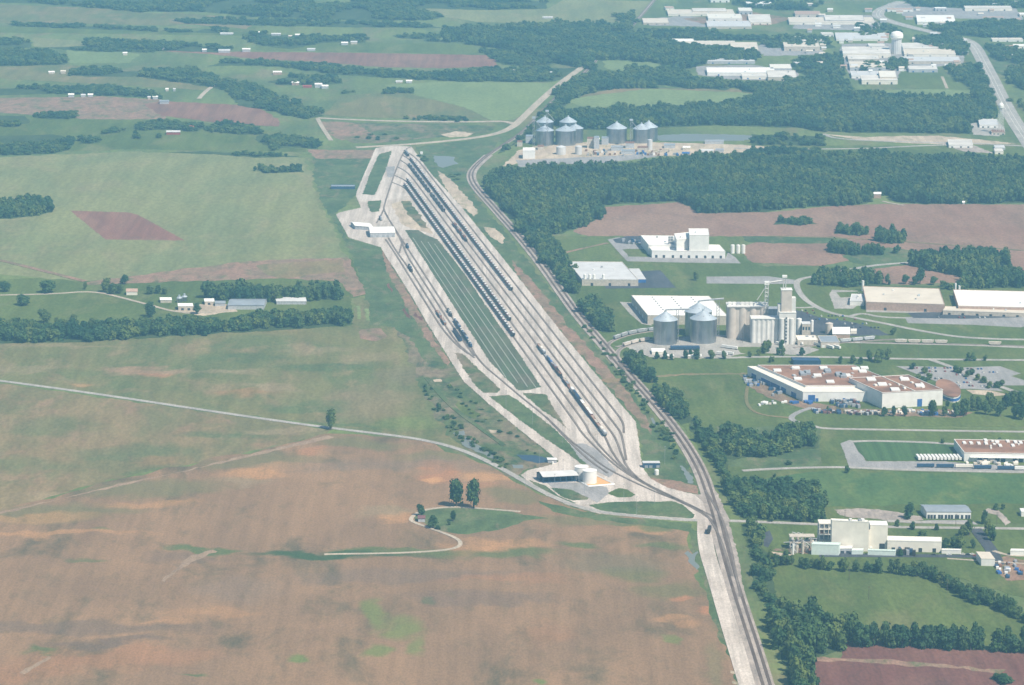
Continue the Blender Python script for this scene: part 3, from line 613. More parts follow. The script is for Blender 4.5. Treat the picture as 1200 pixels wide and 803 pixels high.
def bldg(name, label, cat, FL, FR, BL, h, wall=WHITE, roof=ROOFW, shape='flat', rh=3, docks=0, ldocks=0, dcol=DARK, windows=0, units=0,
         ucol=None, group=None, seams=0, rng=None, open_front=False):
    fr = Frame(FL, FR, BL, h); root = empty(name, (fr.C.x, fr.C.y, 0), 0, label, cat, group)
    rnd = random.Random(int(FL[0]*10+FL[1]))
    if not open_front: part(fr, root, 'wall', 0, fr.lx, 0, fr.ly, 0, h-0.05, wall)
    else:
        part(fr, root, 'wall', 0.3, fr.lx, fr.ly*.55, fr.ly, 0, h-0.05, wall)
        for k in range(open_front+1): a = k*(fr.lx-.6)/open_front; part(fr, root, 'post', a, a+.6, .3, .9, 0, h-.05, wall)
    ov = 0.5; m = MB()
    if shape == 'flat':
        m.prism(fr.quad(-ov*.3, fr.lx+ov*.3, -ov*.3, fr.ly+ov*.3), h-0.05, h+0.35, roof, True)
        rf_ = m.build('roof', root, off=fr.C)
        if fr.lx > 18:
            pm = MB(); t = 0.45
            for q in ((-.2, fr.lx+.2, -.2, t), (-.2, fr.lx+.2, fr.ly-t, fr.ly+.2), (-.2, t, t, fr.ly-t), (fr.lx-t, fr.lx+.2, t, fr.ly-t)):
                pm.prism(fr.quad(*q), h+0.352, h+0.85, wall)
            pm.build('parapet', rf_, off=fr.C)
    elif shape in ('gx', 'gy', 'arch'):
        n = 8 if shape == 'arch' else 2; vs = []; L1 = fr.lx if shape != 'gy' else fr.ly; L2 = fr.ly if shape != 'gy' else fr.lx
        for k in range(n+1):
            f = k/n; z = h+(rh*(1-abs(2*f-1)) if n == 2 else rh*math.sin(math.pi*f)); b = -ov+(L2+2*ov)*f
            for a in (-ov, L1+ov):
                q = fr.p(a, b) if shape != 'gy' else fr.p(b, a); vs.append((*q, z))
        fs = [(2*k, 2*k+1, 2*k+3, 2*k+2) for k in range(n)]
        nb = len(vs); vs2 = vs+[(x, y, z-.25) for x, y, z in vs]
        fs += [(nb+2*k, nb+2*k+2, nb+2*k+3, nb+2*k+1) for k in range(n)]
        fs += [(0, nb, nb+1, 1), (2*n, 2*n+1, nb+2*n+1, nb+2*n)]
        m.add(vs2, fs, roof); rf_ = m.build('roof', root, off=fr.C)
        g = MB()
        for e in (0.06, L1-0.06):
            pts = []
            for k in range(n+1):
                f = k/n; z = h+(rh*(1-abs(2*f-1)) if n == 2 else rh*math.sin(math.pi*f))-.26; b = L2*f
                q = fr.p(e, b) if shape != 'gy' else fr.p(b, e); pts.append((*q, max(z, h-.06)))
            g.add(pts, [tuple(range(n+1)), tuple(range(n, -1, -1))], wall)
        g.build('gable', root, off=fr.C)
    for k in range(docks):
        c = fr.lx*(k+.5)/docks+rnd.uniform(-1, 1); wd = min(1.7, fr.lx/docks*.35)
        part(fr, root, 'door', c-wd, c+wd, -.12, .05, 0.02, min(4.2, h*.55), dcol)
    for k in range(ldocks):
        c = fr.ly*(k+.5)/ldocks; part(fr, root, 'door', -.12, .05, c-3.5, c+3.5, 0.02, min(4.6, h*.55), dcol)
    for k in range(windows):
        c = fr.lx*(k+.5)/windows; wd = fr.lx/windows*.3
        part(fr, root, 'window', c-wd, c+wd, -.1, .05, h*.45, h*.75, GLASS)
    for k in range(units):
        a = rnd.uniform(.08, .9)*fr.lx; b = rnd.uniform(.12, .85)*fr.ly; z = h+.36
        if shape != 'flat': z = h
        sx = rnd.uniform(1.5, 3.2); part(fr, rf_, 'roof_unit', a, a+sx, b, b+sx*1.6, z, z+rnd.uniform(1, 2)+(rh if shape != 'flat' else 0)*.6, ucol or rnd.choice([GREY, WHITE, GALVR]))
    for k in range(seams):
        a = fr.lx*(k+1)/(seams+1)
        for j in range(9):
            b = fr.ly*(j+.5)/9.5; part(fr, rf_, 'roof_vent', a-.7, a+.7, b, b+3.5, h+.36, h+1.3, GREY)
    return root, fr

# --- warehouses and plants to the right of the line
bldg('warehouse', 'wide white roofed warehouse directly behind the front steel grain bins', 'warehouse', (759,370), (853,371), (740,346.7), 11.5, WALLT, ROOFW, seams=3, ldocks=5, dcol=WHITE)
r, f = bldg('factory', 'low factory with light grey roof and four white tanks, beside the railway tree row', 'factory', (682,328), (748,328.5), (665,307), 8.5, WALLT, ROOFG, units=3, docks=3)
bldg('office_annexe', 'small blue fronted annexe at the right end of the grey roofed factory', 'annexe', (745,327.5), (757,327.5), (737,315), 5, BLUE, ROOFG)
def vtank(name, label, u, v, r, h, mat, group=None, dome=0.0, parts=True, n=20, ring=True, roofm=None):
    q = P(u, v); root = empty(name, (q.x, q.y, 0), 0, label, 'tank' if 'tank' in name else 'silo', group)
    m = MB(); m.cyl((q.x, q.y), r, 0, h, mat, n); o = m.build('wall', root, off=q)
    rm = MB(); rm.cyl((q.x, q.y), r*1.02, h, h+.3, roofm or mat, n); 
    if dome: rm.cyl((q.x, q.y), r*1.02, h+.3, h+.3+dome, roofm or mat, n, r*.12)
    rm.build('roof', root, off=q)
    return root
for k, u in enumerate((685.5, 691, 696, 707)):
    vtank('storage_tank', 'white upright tank in front of the grey roofed factory', u, 334.6, 1.9, 15, WHITE, 'white tanks at the grey roofed factory', 1)
bldg('plant', 'long white walled plant with truck docks, in front of the higher white hall', 'plant', (764,294.2), (850,295.2), (758,286.5), 10, WHITE, ROOFW, docks=9, units=4)
bldg('plant', 'white hall of middle height behind the long low dock building', 'plant', (760,287.5), (806,288), (751,276.5), 14, WHITE, ROOFW, units=5)
bldg('plant', 'tallest white block of the plant by the brown field', 'plant', (793,281.5), (831,277.5), (790,274.5), 26, WHITE, ROOFW, units=5)
bldg('penthouse', 'white stair head block standing highest beside the plant tower', 'penthouse', (808,276), (831,276), (807,268.5), 33, WHITE, ROOFW, units=1)
q = P(786, 298); m = MB(); root = empty('silo_tower', (q.x, q.y, 0), 0, 'grey pipe tower rising in front of the white plant', 'tower')
for dx in (-1.6, 1.6): m.cyl((q.x+dx*1.2, q.y), 1.8, 0, 26, GREY, 12)
m.build('pipe', root, off=q); m = MB()
for z in range(3, 26, 4): m.box((q.x, q.y-2, z), (7, .6, .5), WHITE)
m.build('platform', root, off=q)
for u in (858.5, 865, 871):
    vtank('storage_tank', 'white upright tank in the row right of the plant', u, 297, 2.9, 12, WHITE, 'three white tanks right of the plant', .8)
bldg('warehouse', 'brown walled warehouse with pale roof left of the white roofed one', 'warehouse', (1015,354.4), (1107,357.4), (1011,336), 10.5, WALLB, ROOFT, units=4, docks=2)
bldg('office_annexe', 'cluster of white sheds at the left wall of the brown walled warehouse', 'annexe', (996,353), (1013,353.5), (998,345), 6, WHITE, ROOFG, units=5)
vtank('chimney_stack', 'white stub stack at the rear corner of the brown walled warehouse', 1011, 341, 1.8, 14, WHITE)
bldg('warehouse', 'very wide white roofed factory running out of the right edge', 'factory', (1123,359), (1330,364), (1117,340), 8.5, WALLB, ROOFW, units=14)
vtank('chimney_stack', 'slim white stack at the rear corner of the wide white roofed factory', 1119.5, 345, 1.2, 15, WHITE)
bldg('loading_annexe', 'low annexe with brown roof along the front of the wide white factory', 'annexe', (1105,364.5), (1330,372), (1108,359.5), 5, WALLT, ROOFT, docks=14, units=3)
vtank('storage_tank', 'squat white tank beside the slim stack', 1124, 342, 1.6, 8, WHITE)
# big brown-roofed plant
R1, F1 = bldg('factory', 'sprawling factory with brown roof edged in cream, blue doors on its side', 'factory', (941,460), (1040,460), (876,430), 11, WHITE, CREAM, docks=3, dcol=BLUE, ldocks=0)
for bb in (.12, .3, .38, .47, .55, .66, .84): part(F1, R1, 'door', -.14, .05, F1.ly*(1-bb)-6, F1.ly*(1-bb)+6, .1, 6, BLUE)
part(F1, R1, 'door', 6, 14, -.15, .05, .1, 8, BLUE)
RH, FH = bldg('factory_hall', 'brown roofed rear hall rising from the cream edged roof', 'hall', (944,452.5), (1060,452.5), (888,428.5), 13, WHITE, ROOFB, units=12, ucol=ROOFG)
R2, F2 = bldg('factory_hall', 'tallest white hall with brown roof at the factory corner', 'hall', (1034,461), (1105,457.3), (995,443.5), 18, WHITE, ROOFB, units=9, ucol=ROOFW)
part(F2, R2, 'door', F2.lx*.58, F2.lx*.66, -.15, .05, .1, 9, BLUE)
part(F2, R2, 'parapet', F2.lx*.53, F2.lx*.545, .5, F2.ly-.5, 18.36, 19.2, CREAM)
def roof_rects(root, h, pts, mat, w_=9, d_=12, t=1.4):
    rf = [x for x in bpy.data.objects if x.parent == root and x.name.startswith('roof')][0]
    off = root.location
    for u, v in pts:
        q = P(u, v, h); m = MB(); m.box((q.x, q.y, h+.36+t/2), (w_, d_, t), mat); m.build('roof_unit', rf, off=off)
roof_rects(RH, 13, [(932.7,432),(911,435),(965.3,432),(958,440.8),(935,444.8),(973,448.2),(1013,432),(1011,436),(992,440.8),(1018,445.5),(1003,433)], WHITE)
roof_rects(RH, 13, [(941,439),(946,438),(983,440),(988,441.5),(970,436)], GREY, 7, 16, 2.4)
roof_rects(R2, 18, [(1021,445.5),(1034,451.3),(1049,457.3),(1078,452.8),(1060,445.2)], WHITE, 10, 14)
q = P(1111, 461.5); root = empty('office_building', (q.x, q.y, 0), 0, 'round ended office with brown roof and blue glass at the car park', 'office')
m = MB(); pts = [(q.x+13*math.cos(a)*1.0, q.y+44*math.sin(a)) for a in [2*math.pi*i/24 for i in range(24)]]
m.prism(pts, 0, 6.5, WHITE); m.build('wall', root, off=q)
m = MB(); m.prism([(q.x+(x-q.x)*1.03, q.y+(y-q.y)*1.01) for x, y in pts], 6.5, 7.1, ROOFB, True); m.build('roof', root, off=q)
m = MB(); m.prism([(q.x+(x-q.x)*1.015, q.y+(y-q.y)*1.004) for x, y in pts], 1.5, 4.8, BLUE); m.build('window', root, off=q)
# right edge factory
R3, F3 = bldg('factory', 'brown roofed factory with white roof vents cut by the right edge', 'factory', (1130,531), (1320,534), (1118,515.5), 9.5, WHITE, ROOFB, units=16, ucol=ROOFW)
for k in range(9):
    part(F3, R3, 'door', 8+k*6.2, 12.6+k*6.2, -.15, .05, .3, 5, BLUED if k % 3 else WHITE)
part(F3, R3, 'canopy', 6, 66, -3, -.05, 5.2, 5.8, WHITE, True)
bldg('long_shed', 'dark roofed long shed among trees behind the sprawling factory', 'shed', (930,423), (962,423.5), (927,419.5), 5, BLUED, BLUED)
roof_rects(R3, 9.5, [(1130,519.7),(1138,520),(1147,520.4),(1155.5,520.4),(1155,516.8),(1168,519),(1172,523),(1181,518),(1190,519),(1196,519.5),(1187,523)], WHITE, 3.4, 9, 1.2)
# lower plant with steel towers
bldg('power_hall', 'tall cream hall of the steel framed plant by the lower road', 'hall', (975,610.5), (1018.5,612.5), (973.5,608.6), 29, CREAM, ROOFW, units=3)
R4, F4 = bldg('power_hall', 'tall cream block standing forward at the right of the cream hall', 'hall', (1020,615.5), (1040.5,616), (1018.5,610.6), 25, CREAM, ROOFW)
part(F4, R4, 'door', 9, 14, -.15, .05, 1, 7, DARK)
bldg('power_hall', 'cream middle bay between the braced tower and the forward block', 'hall', (1002,622), (1020,622), (1001,613), 20, CREAM, ROOFT)
R5, F5 = bldg('plant_wing', 'lower cream wing at the right of the tall cream block', 'wing', (1040,634), (1103.5,635.5), (1040,629), 10.5, CREAM, ROOFW, docks=4)
bldg('long_shed', 'pale green windowless shed in front of the steel towers', 'shed', (951,638.5), (983,639.5), (953,635.8), 10, MINT, MINT)
bldg('small_shed', 'small white roofed shed beside the pale green shed', 'shed', (983,643), (998,643), (984,640), 5, WALLG, WHITE, docks=2)
bldg('long_shed', 'low pale green box shed in front of the tall cream hall', 'shed', (1017,645.5), (1049,646.5), (1018,644.2), 4.5, MINT, MINT)
bldg('small_shed', 'little pale box beside the low pale green shed', 'shed', (998,645.5), (1011,645.5), (999,643), 4, MINT, MINT)
bldg('long_shed', 'narrow white box shed right of the lower cream wing', 'shed', (1103.5,645), (1126,645.5), (1104,643.8), 3.5, WHITE, WHITE)
def steel_tower(name, label, u, v, wid, dep, h, floors, brace=False, mat=CREAM):
    q = P(u, v); root = empty(name, (q.x, q.y, 0), 0, label, 'tower'); m = MB(); w2, d2 = wid/2, dep/2
    nx = 3
    for i in range(nx+1):
        for j in (-1, 0, 1):
            m.bar((q.x-w2+wid*i/nx, q.y+j*d2, 0), (q.x-w2+wid*i/nx, q.y+j*d2, h), .45, mat)
    m.build('column', root, off=q)
    for k in range(1, floors+1):
        z = h*k/floors; m = MB(); m.box((q.x, q.y, z-.3), (wid+1, dep+1, .6), mat); m.build('platform', root, off=q)
        m = MB()
        for i in range(3): m.box((q.x-w2+wid*(.2+.3*i), q.y-d2*.3, z-h/floors*.6), (wid*.2, dep*.5, h/floors*.55), random.choice([GREY, BLUED, RUSTM, WHITE]))
        m.build('vessel', root, off=q)
    if brace:
        m = MB()
        for k in range(brace):
            z0, z1 = h*k/brace, h*(k+1)/brace
            m.bar((q.x-w2, q.y-d2-.6, z0), (q.x+w2*.5, q.y-d2-.6, z1), .55, mat); m.bar((q.x+w2*.5, q.y-d2-.7, z0), (q.x-w2, q.y-d2-.7, z1), .55, mat)
        m.build('brace', root, off=q)
    return root
steel_tower('steel_tower', 'open steel tower with stacked decks left of the tall cream hall', 967, 637, 13, 14, 22, 4)
steel_tower('steel_tower', 'steel tower with crossed braces in front of the cream hall', 993, 641, 14, 12, 17, 3, 3)
q = P(940, 645); root = empty('process_rig', (q.x, q.y, 0), 0, 'tangle of pipes, vessels and steel frames at the plant left end', 'machinery')
rn = random.Random(4); m = MB(); m2 = MB()
for k in range(26):
    x = q.x+rn.uniform(-14, 14); y = q.y+rn.uniform(-16, 22); h = rn.uniform(5, 14)
    m.bar((x, y, 0), (x, y, h), .4, WALLT); m.bar((x, y, h), (x+rn.uniform(-9, 9), y, h-rn.uniform(0, 8)), .35, WALLG)
    if k % 2: m2.cyl((x, y), rn.uniform(.8, 1.8), 0, h*.8, rn.choice([GREY, WALLT, WHITE]), 10)
m.box((q.x, q.y+6, 13), (24, 10, .6), WALLT); m.box((q.x, q.y+6, 7), (24, 10, .6), WALLT)
m.build('frame', root, off=q); m2.build('vessel', root, off=q)
bldg('long_shed', 'long white shed with grey roof and many bay doors beside the lane', 'shed', (1086,599.5), (1138,599.8), (1079,591.5), 7.5, WHITE, ROOFGR, 'gx', 1.5, docks=13)
bldg('small_shed', 'square white shed at the end of the dark driveway', 'shed', (1150,655), (1166,655.5), (1144,646.8), 7, WHITE, ROOFT)
bldg('long_shed', 'white shed cut by the right edge past the dark driveway', 'shed', (1184,646), (1240,647), (1185,644), 4.5, WHITE, WHITE)
bldg('small_shed', 'white hut at the right edge above the lower road', 'shed', (1197,600), (1215,600), (1195,596), 5, WHITE, WHITE)
# elevator surroundings
bldg('mill', 'low mill with cream roof in front of the white silos', 'mill', (935,399.3), (959,399.3), (932,393.5), 6, WALLT, CREAM, units=2)
bldg('mill', 'grey roofed shed right of the low cream roofed mill', 'mill', (962,401.5), (984,401.5), (958,394), 7, CONC, ROOFGR, 'flat', docks=4, dcol=WHITE)
bldg('storage_hall', 'brown walled store with peaked white roof behind the mill', 'store', (976,391.5), (996,391.5), (975,386), 5.5, WALLB, WHITE, 'gx', 6)
bldg('mill_tower', 'square tan tower between white silos and small round silo', 'tower', (940,380), (950,380), (939,377), 14, WALLT, ROOFG, windows=3)
vtank('round_silo', 'wide tan round silo beside the peaked white roof', 971.5, 391, 4.8, 13, CONC, None, 1.5)
vtank('round_silo', 'slim white silo right of the square tan tower', 951.5, 389, 1.9, 14.5, WHITE, None, 1)
vtank('round_silo', 'white silo tight against the white silo block', 936, 391, 3.4, 19, WHITE, None, 1)
bldg('small_shed', 'pale flat roofed kiosk right of the peaked white roof', 'shed', (997,388), (1004,388), (997,385.5), 4, CREAM, CREAM)
bldg('weigh_office', 'low white office in front of the leftmost grain bin', 'office', (764,412.5), (780,412.5), (763,408.5), 3.5, CREAM, ROOFW)
bldg('weigh_office', 'long low white office beside the trees below the bins', 'office', (778,417.5), (790,417.5), (777,415.5), 3.5, WALLT, ROOFW)
bldg('weigh_office', 'long low white canopy in front of the parked trucks', 'canopy', (806,417.5), (822,417.8), (806,415), 3.5, WALLT, ROOFW)

# --- steel bins
def steel_bin(label, u, vb, r, h, ch, n=40, group=None):
    q = P(u, vb); cx, cy = q.x, q.y+r*0.95; o = Vector((cx, cy, 0))
    root = empty('grain_bin', (cx, cy, 0), 0, label, 'grain bin', group)
    m = MB(); k = 10
    for i in range(k):
        z0, z1 = h*i/k, h*(i+1)/k
        m.cyl((cx, cy), r, z0, z1-.25, GALV, n, cap=False); m.cyl((cx, cy), r+.12, z1-.25, z1, GALV, n, cap=False)
    m.build('wall', root, off=o, smooth=False)
    m = MB(); m.cyl((cx, cy), r+.5, h, h+ch, GALVR, n, 1.4); m.cyl((cx, cy), r+.5, h-.1, h, GALVR, n, cap=False); rf_ = m.build('roof', root, off=o)
    m = MB(); m.cyl((cx, cy), 1.3, h+ch, h+ch+2.2, GALVR, 10); m.build('cap', rf_, off=o)
    m = MB(); a = R(-115); x, y = cx+(r+.6)*math.cos(a), cy+(r+.6)*math.sin(a)
    for s in (-.5, .5): m.bar((x+s, y, 0), (x+s, y, h), .12, GREY)
    for z in range(2, int(h), 2): m.bar((x-.5, y, z), (x+.5, y, z), .1, GREY)
    m.build('ladder', root, off=o)
    m = MB()
    for i in range(8):
        a = 2*math.pi*i/8; m.box((cx+r*.6*math.cos(a), cy+r*.6*math.sin(a), h+ch*.4+.6), (1, 1, 1), GREY)
    m.build('roof_vent', rf_, off=o)
    return root, o
gb = []
for lab, u, vb, r, h, ch in (('front left steel grain bin standing alone', 780.3, 405, 15.0, 30.5, 9.5), ('rear steel grain bin half hidden behind the right front one', 819, 396, 17, 31.5, 10),
                             ('right front steel grain bin beside the concrete silos', 824.7, 403.5, 16.5, 30, 9.5)):
    gb.append(steel_bin(lab, u, vb, r, h, ch))
def conveyor(label, a, b, sup=()):
    root = empty('grain_conveyor', (a[0], a[1], 0), 0, label, 'conveyor'); m = MB(); off = (a[0], a[1], 0)
    m.bar(a, b, .8, WALLG); m.build('tube', root, off=off)
    m = MB(); 
    for s in (-1, 1): m.bar((a[0], a[1]+s*1.1, a[2]-1), (b[0], b[1]+s*1.1, b[2]-1), .25, GREY)
    m.build('truss', root, off=off)
    for (x, y, z) in sup:
        m = MB()
        for s in (-1.5, 1.5):
            for t in (-1.5, 1.5): m.bar((x+s, y+t, 0), (x+s, y+t, z), .25, GREY)
        for k in range(0, int(z)-4, 4): m.bar((x-1.5, y-1.5, k), (x+1.5, y-1.5, k+4), .2, GREY)
        m.build('support', root, off=off)
c0, c1, c2 = gb[0][1], gb[1][1], gb[2][1]
conveyor('overhead conveyor from the lone bin to the pair of bins', (c0.x, c0.y, 43), (c1.x-14, c0.y+6, 42.5), [(c0.x+15, c0.y+2, 42)])
conveyor('overhead conveyor from the rear bin to the silo block', (c1.x, c1.y, 44.5), (c1.x+32, c1.y+2, 47), [(c1.x+24, c1.y-10, 46)])
# --- concrete silos
def silo_block(label, u0, u1, vb, r, h, rows, mat, gal, rowgap=1.0):
    a = P(u0, vb); b = P(u1, vb); root = empty('silo_block', ((a.x+b.x)/2, a.y+r, 0), 0, label, 'silos'); off = Vector(((a.x+b.x)/2, a.y+r, 0))
    n = max(2, int(round((b.x-a.x)/(2*r)))); rr = (b.x-a.x)/(2*n)
    for j in range(rows):
        for i in range(n):
            m = MB(); m.cyl((a.x+rr*(2*i+1), a.y+rr*(1+2*j)), rr*1.01, 0, h, mat, 24); m.build('silo', root, off=off)
    m = MB(); m.box((off.x, a.y+rr*rows, h/2), (b.x-a.x-rr, rr*2*rows-rr*.5, h), mat); m.build('gap_fill', root, off=off)  # added box filling the gaps, so less shade shows between the cylinders
    m = MB(); m.box((off.x, a.y+rr*rows, h+.5), (b.x-a.x+1, rr*2*rows+1, 1), gal); m.build('deck', root, off=off)
    return root, off, rr
S1, so1, rr1 = silo_block('tall tan concrete silos with a gallery on top', 852, 900, 397.5, 5.9, 41, 2, CONC, CONCW)
m = MB()
for k in range(9): m.box((so1.x-22+k*5.4, so1.y+6, 43.3), (4.2, 5, 3.4), random.choice([CONCW, WALLG, WHITE]))
m.build('gallery', S1, off=so1)
S2, so2, rr2 = silo_block('white concrete silos standing in front of the tan ones', 880, 913, 402.5, 3.0, 31, 3, CONCW, WHITE)
S3, so3, rr3 = silo_block('grey steel silos behind the white block', 899, 914, 397, 4, 37, 2, WALLG, GREY)
q = P(922.5, 403.5); root = empty('head_house', (q.x, q.y+9, 0), 0, 'tall stepped concrete head house right of the white silos', 'head house'); off = Vector((q.x, q.y+9, 0))
m = MB(); m.box((q.x, q.y+9, 20), (21, 18, 40), CONCW)
for k in range(3): m.cyl((q.x-7+k*6, q.y), 3, 0, 33, CONCW, 16)
m.build('wall', root, off=off)
m = MB(); m.box((q.x-1.5, q.y+9, 54), (13, 13, 28), CONC); m.build('tower', root, off=off)
m = MB(); m.box((q.x+5, q.y+9, 49), (10, 12, 18), CONCW); m.box((q.x-9, q.y+9, 45), (6, 10, 9), CONCW); m.build('annex', root, off=off)
m = MB(); m.box((q.x, q.y+9, 40.4), (21, 19, .8), WHITE); m.box((q.x-1.5, q.y+9, 68.4), (14, 14, .8), WHITE); m.build('roof', root, off=off)
m = MB()
for k in range(8): m.box((q.x-2, q.y-3.1, 4+k*4.3), (2.2, .3, 1.8), DARK)
m.build('window', root, off=off)
m = MB()
for s in (-1.5, 1.5): m.bar((q.x-4+s, q.y+8, 68), (q.x-4+s, q.y+8, 84), .4, CONCW); m.bar((q.x-4+s, q.y+11, 68), (q.x-4+s, q.y+11, 84), .4, CONCW)
m.box((q.x-4, q.y+9.5, 84.5), (6, 5, 2.5), WHITE); m.bar((q.x-4, q.y+9, 80), (q.x-27, q.y+9, 76), .9, CONCW)
m.build('elevator_leg', root, off=off)
q = P(898, 399); root = empty('leg_tower', (q.x, q.y+8, 0), 0, 'slim white bucket elevator tower rising above the tan silos', 'tower'); off = Vector((q.x, q.y+8, 0)); m = MB()
for s in (-2, 2):
    for t in (-2, 2): m.bar((q.x+s, q.y+8+t, 0), (q.x+s, q.y+8+t, 70), .35, CONCW)
for z in range(40, 70, 5): m.bar((q.x-2, q.y+6, z), (q.x+2, q.y+6, z+5), .25, CONCW); m.box((q.x, q.y+8, z), (5, 5, .3), CONCW)
m.build('frame', root, off=off); m = MB(); m.box((q.x, q.y+8, 72), (6, 5, 4), WHITE); m.build('head', root, off=off)
m = MB(); m.bar((q.x+1, q.y+7, 71), (q.x-12, q.y+7, 50), .5, CONCW); m.build('spout', root, off=off)

# --- far elevator
for lab, u, vb, r, h, ch in (
    ('far steel bin, front left of the tight cluster of five', 638.5, 171.3, 16, 26, 8), ('far steel bin, front middle of the tight cluster of five', 663, 171.3, 18, 26, 8),
    ('far steel bin peeping out right of the tight cluster', 674.5, 168.5, 14, 26, 7), ('far steel bin behind at the left of the cluster', 638.5, 163.5, 15.5, 30, 9),
    ('far steel bin behind at the middle of the cluster', 666, 163.5, 15.5, 30, 9), ('far steel bin alone between cluster and overlapping pair', 723, 169, 18, 26.5, 10),
    ('far steel bin, left of the overlapping pair', 752, 168.5, 15, 25, 9), ('far steel bin, right of the overlapping pair', 760.5, 166.5, 16, 25, 10)):
    steel_bin(lab, u, vb, r, h, ch, 28)
bldg('small_shed', 'bright white box shed at the left end of the far elevator', 'shed', (612.7,177), (627,177), (613,173.5), 14, WHITE, ROOFW)
vtank('storage_tank', 'pale squat tank in front of the far bin cluster', 657.5, 181, 8.5, 13, ROOFG, None, 2.5)
vtank('storage_tank', 'smaller pale tank right of the squat tank', 678, 181, 6, 14, ROOFG, None, 1.5)
vtank('storage_tank', 'grey silo at the foot of the overlapping far pair', 761.5, 176, 4.5, 18, ROOFG, None, 1)
for u, h, lab in ((625.5, 50, 'left slim elevator leg at the far cluster'), (641, 62, 'white headed leg above the far cluster'), (739.5, 46, 'dark elevator leg between the far bins')):
    q = P(u, 172); root = empty('leg_tower', (q.x, q.y, 0), 0, lab, 'tower'); m = MB()
    for s in (-1.6, 1.6):
        for t in (-1.6, 1.6): m.bar((q.x+s, q.y+t, 0), (q.x+s, q.y+t, h), .35, GREY)
    for z in range(0, int(h)-5, 5): m.bar((q.x-1.6, q.y-1.6, z), (q.x+1.6, q.y-1.6, z+5), .3, GREY)
    m.build('frame', root, off=q); m = MB(); m.box((q.x, q.y, h+1.5), (6, 5, 3), GALVR); m.build('head', root, off=q)
    m = MB(); m.bar((q.x, q.y, h), (q.x+13, q.y+3, h-16), .5, GREY); m.build('spout', root, off=q)
rn = random.Random(11)
kinds = [('shed', WALLT, ROOFW), ('shed', WALLG, GREY), ('shed', WHITE, RUSTM), ('shed', WALLB, ROOFG)]
el = ['left of the far bins by the track', 'right behind the bright box shed', 'under the far cluster of bins', 'tall tan block right of the far cluster', 'grey block beside the tall tan block', 'between the far bins, white topped',
      'at the foot of the lone far bin', 'rust roofed under the elevator leg', 'long and grey before the far pair', 'low brown at the foot of the far pair', 'white roofed right of the far pair', 'low and long beside the lake',
      'small before the lake', 'blue roofed at the gravel edge', 'tan hut on the gravel right of the bins', 'outermost on the gravel pad']
for k, (u, v, wpx, h) in enumerate(((606,172,6,8),(616,168,8,12),(630,176,7,6),(688,174,9,17),(696,175,6,20),(705,170,8,12),(716,177,14,6),(733,174,10,9),(728,181,16,5),(747,178,12,7),(778,174,13,5),(826,169,22,4),(800,176,9,4),(799,183,9,4),(820,180,16,4),(838,179,10,4))):
    wl, rf = rn.choice([(WALLT, ROOFW), (WALLG, GREY), (WHITE, ROOFG), (WALLT, RUSTM), (WALLG, ROOFGR)])
    if 'blue' in el[k]: rf = BLUE
    if 'rust' in el[k]: rf = RUSTM
    s = S(v); dz = h/s
    bldg('small_shed', 'elevator building '+el[k], 'shed', (u, v-dz), (u+wpx, v-dz), (u+.3, v-dz-2), h, wl, rf)
# --- rail yard buildings
r_, f_ = bldg('open_shed', 'open sided shed with grey gable roof beside the white tanks', 'shed', (636.5,559), (677.5,557), (628.5,553.5), 7, BLUED, ROOFG, 'gx', 3.2, open_front=6)
part(f_, r_, 'floor', .2, f_.lx-.2, .5, f_.ly*.5, 0.35, .6, BLUED)  # dark blue floor and walls put the shade under the shed roof into colour
vtank('storage_tank', 'front white storage tank in the walled bund', 691, 566, 7.4, 13.5, WHITE, None, .5, n=32)
vtank('storage_tank', 'rear white storage tank partly behind the front one', 681.5, 561.5, 7.2, 13.5, WHITE, None, .5, n=32)
q0 = P(676, 565); q = P(700, 568); root = empty('tank_bund', (q.x, q.y, 0), 0, 'low white walled bund with orange floor around the two white tanks', 'bund')
c = [P(676,563), P(690,571), P(720,568.5), P(700,558.5)]
m = MB()
for a, b in zip(c, c[1:]+c[:1]): m.bar((a.x, a.y, .8), (b.x, b.y, .8), 1.0, WHITE)
m.build('wall', root, off=q); m = MB(); m.prism([(p.x, p.y) for p in c], .3, .55, ORNG); m.build('floor', root, off=q)
bldg('small_shed', 'dark blue fronted shed on the gravel right of the track throat', 'shed', (753.5,542.8), (773.5,542.8), (752.6,540.6), 5.5, BLUED, ROOFG, docks=3, dcol=GREY)
vtank('storage_tank', 'small white round tank beside the dark blue shed', 769.5, 556.5, 2.3, 5, WHITE, None, .8)
bldg('small_shed', 'little white canopy at the edge of the dark pond', 'canopy', (642,538.5), (652.5,538.8), (641,536.3), 4, WALLG, WHITE, 'gx', .8)
vtank('storage_tank', 'tiny white drum beside the pond canopy', 647.7, 543.8, 1.0, 2.5, WHITE)
bldg('engine_shed', 'left white roofed engine shed at the yard head', 'shed', (416,264.5), (437,266), (411,260), 6, WALLG, ROOFW, 'gx', 1.5)
bldg('engine_shed', 'right larger white arched engine shed at the yard head', 'shed', (434,273), (463,272.5), (432,266), 7.5, WALLG, ROOFW, 'arch', 2.5, docks=5, dcol=GREY)
bldg('small_shed', 'dark blue long shed on the verge left of the yard head', 'shed', (388,219), (416,219), (388,217), 4, BLUED, ROOFGR)
bldg('small_shed', 'white box by the pond at the top of the yard', 'shed', (492.5,179), (495.5,179), (492.5,178), 3, WHITE, WHITE)
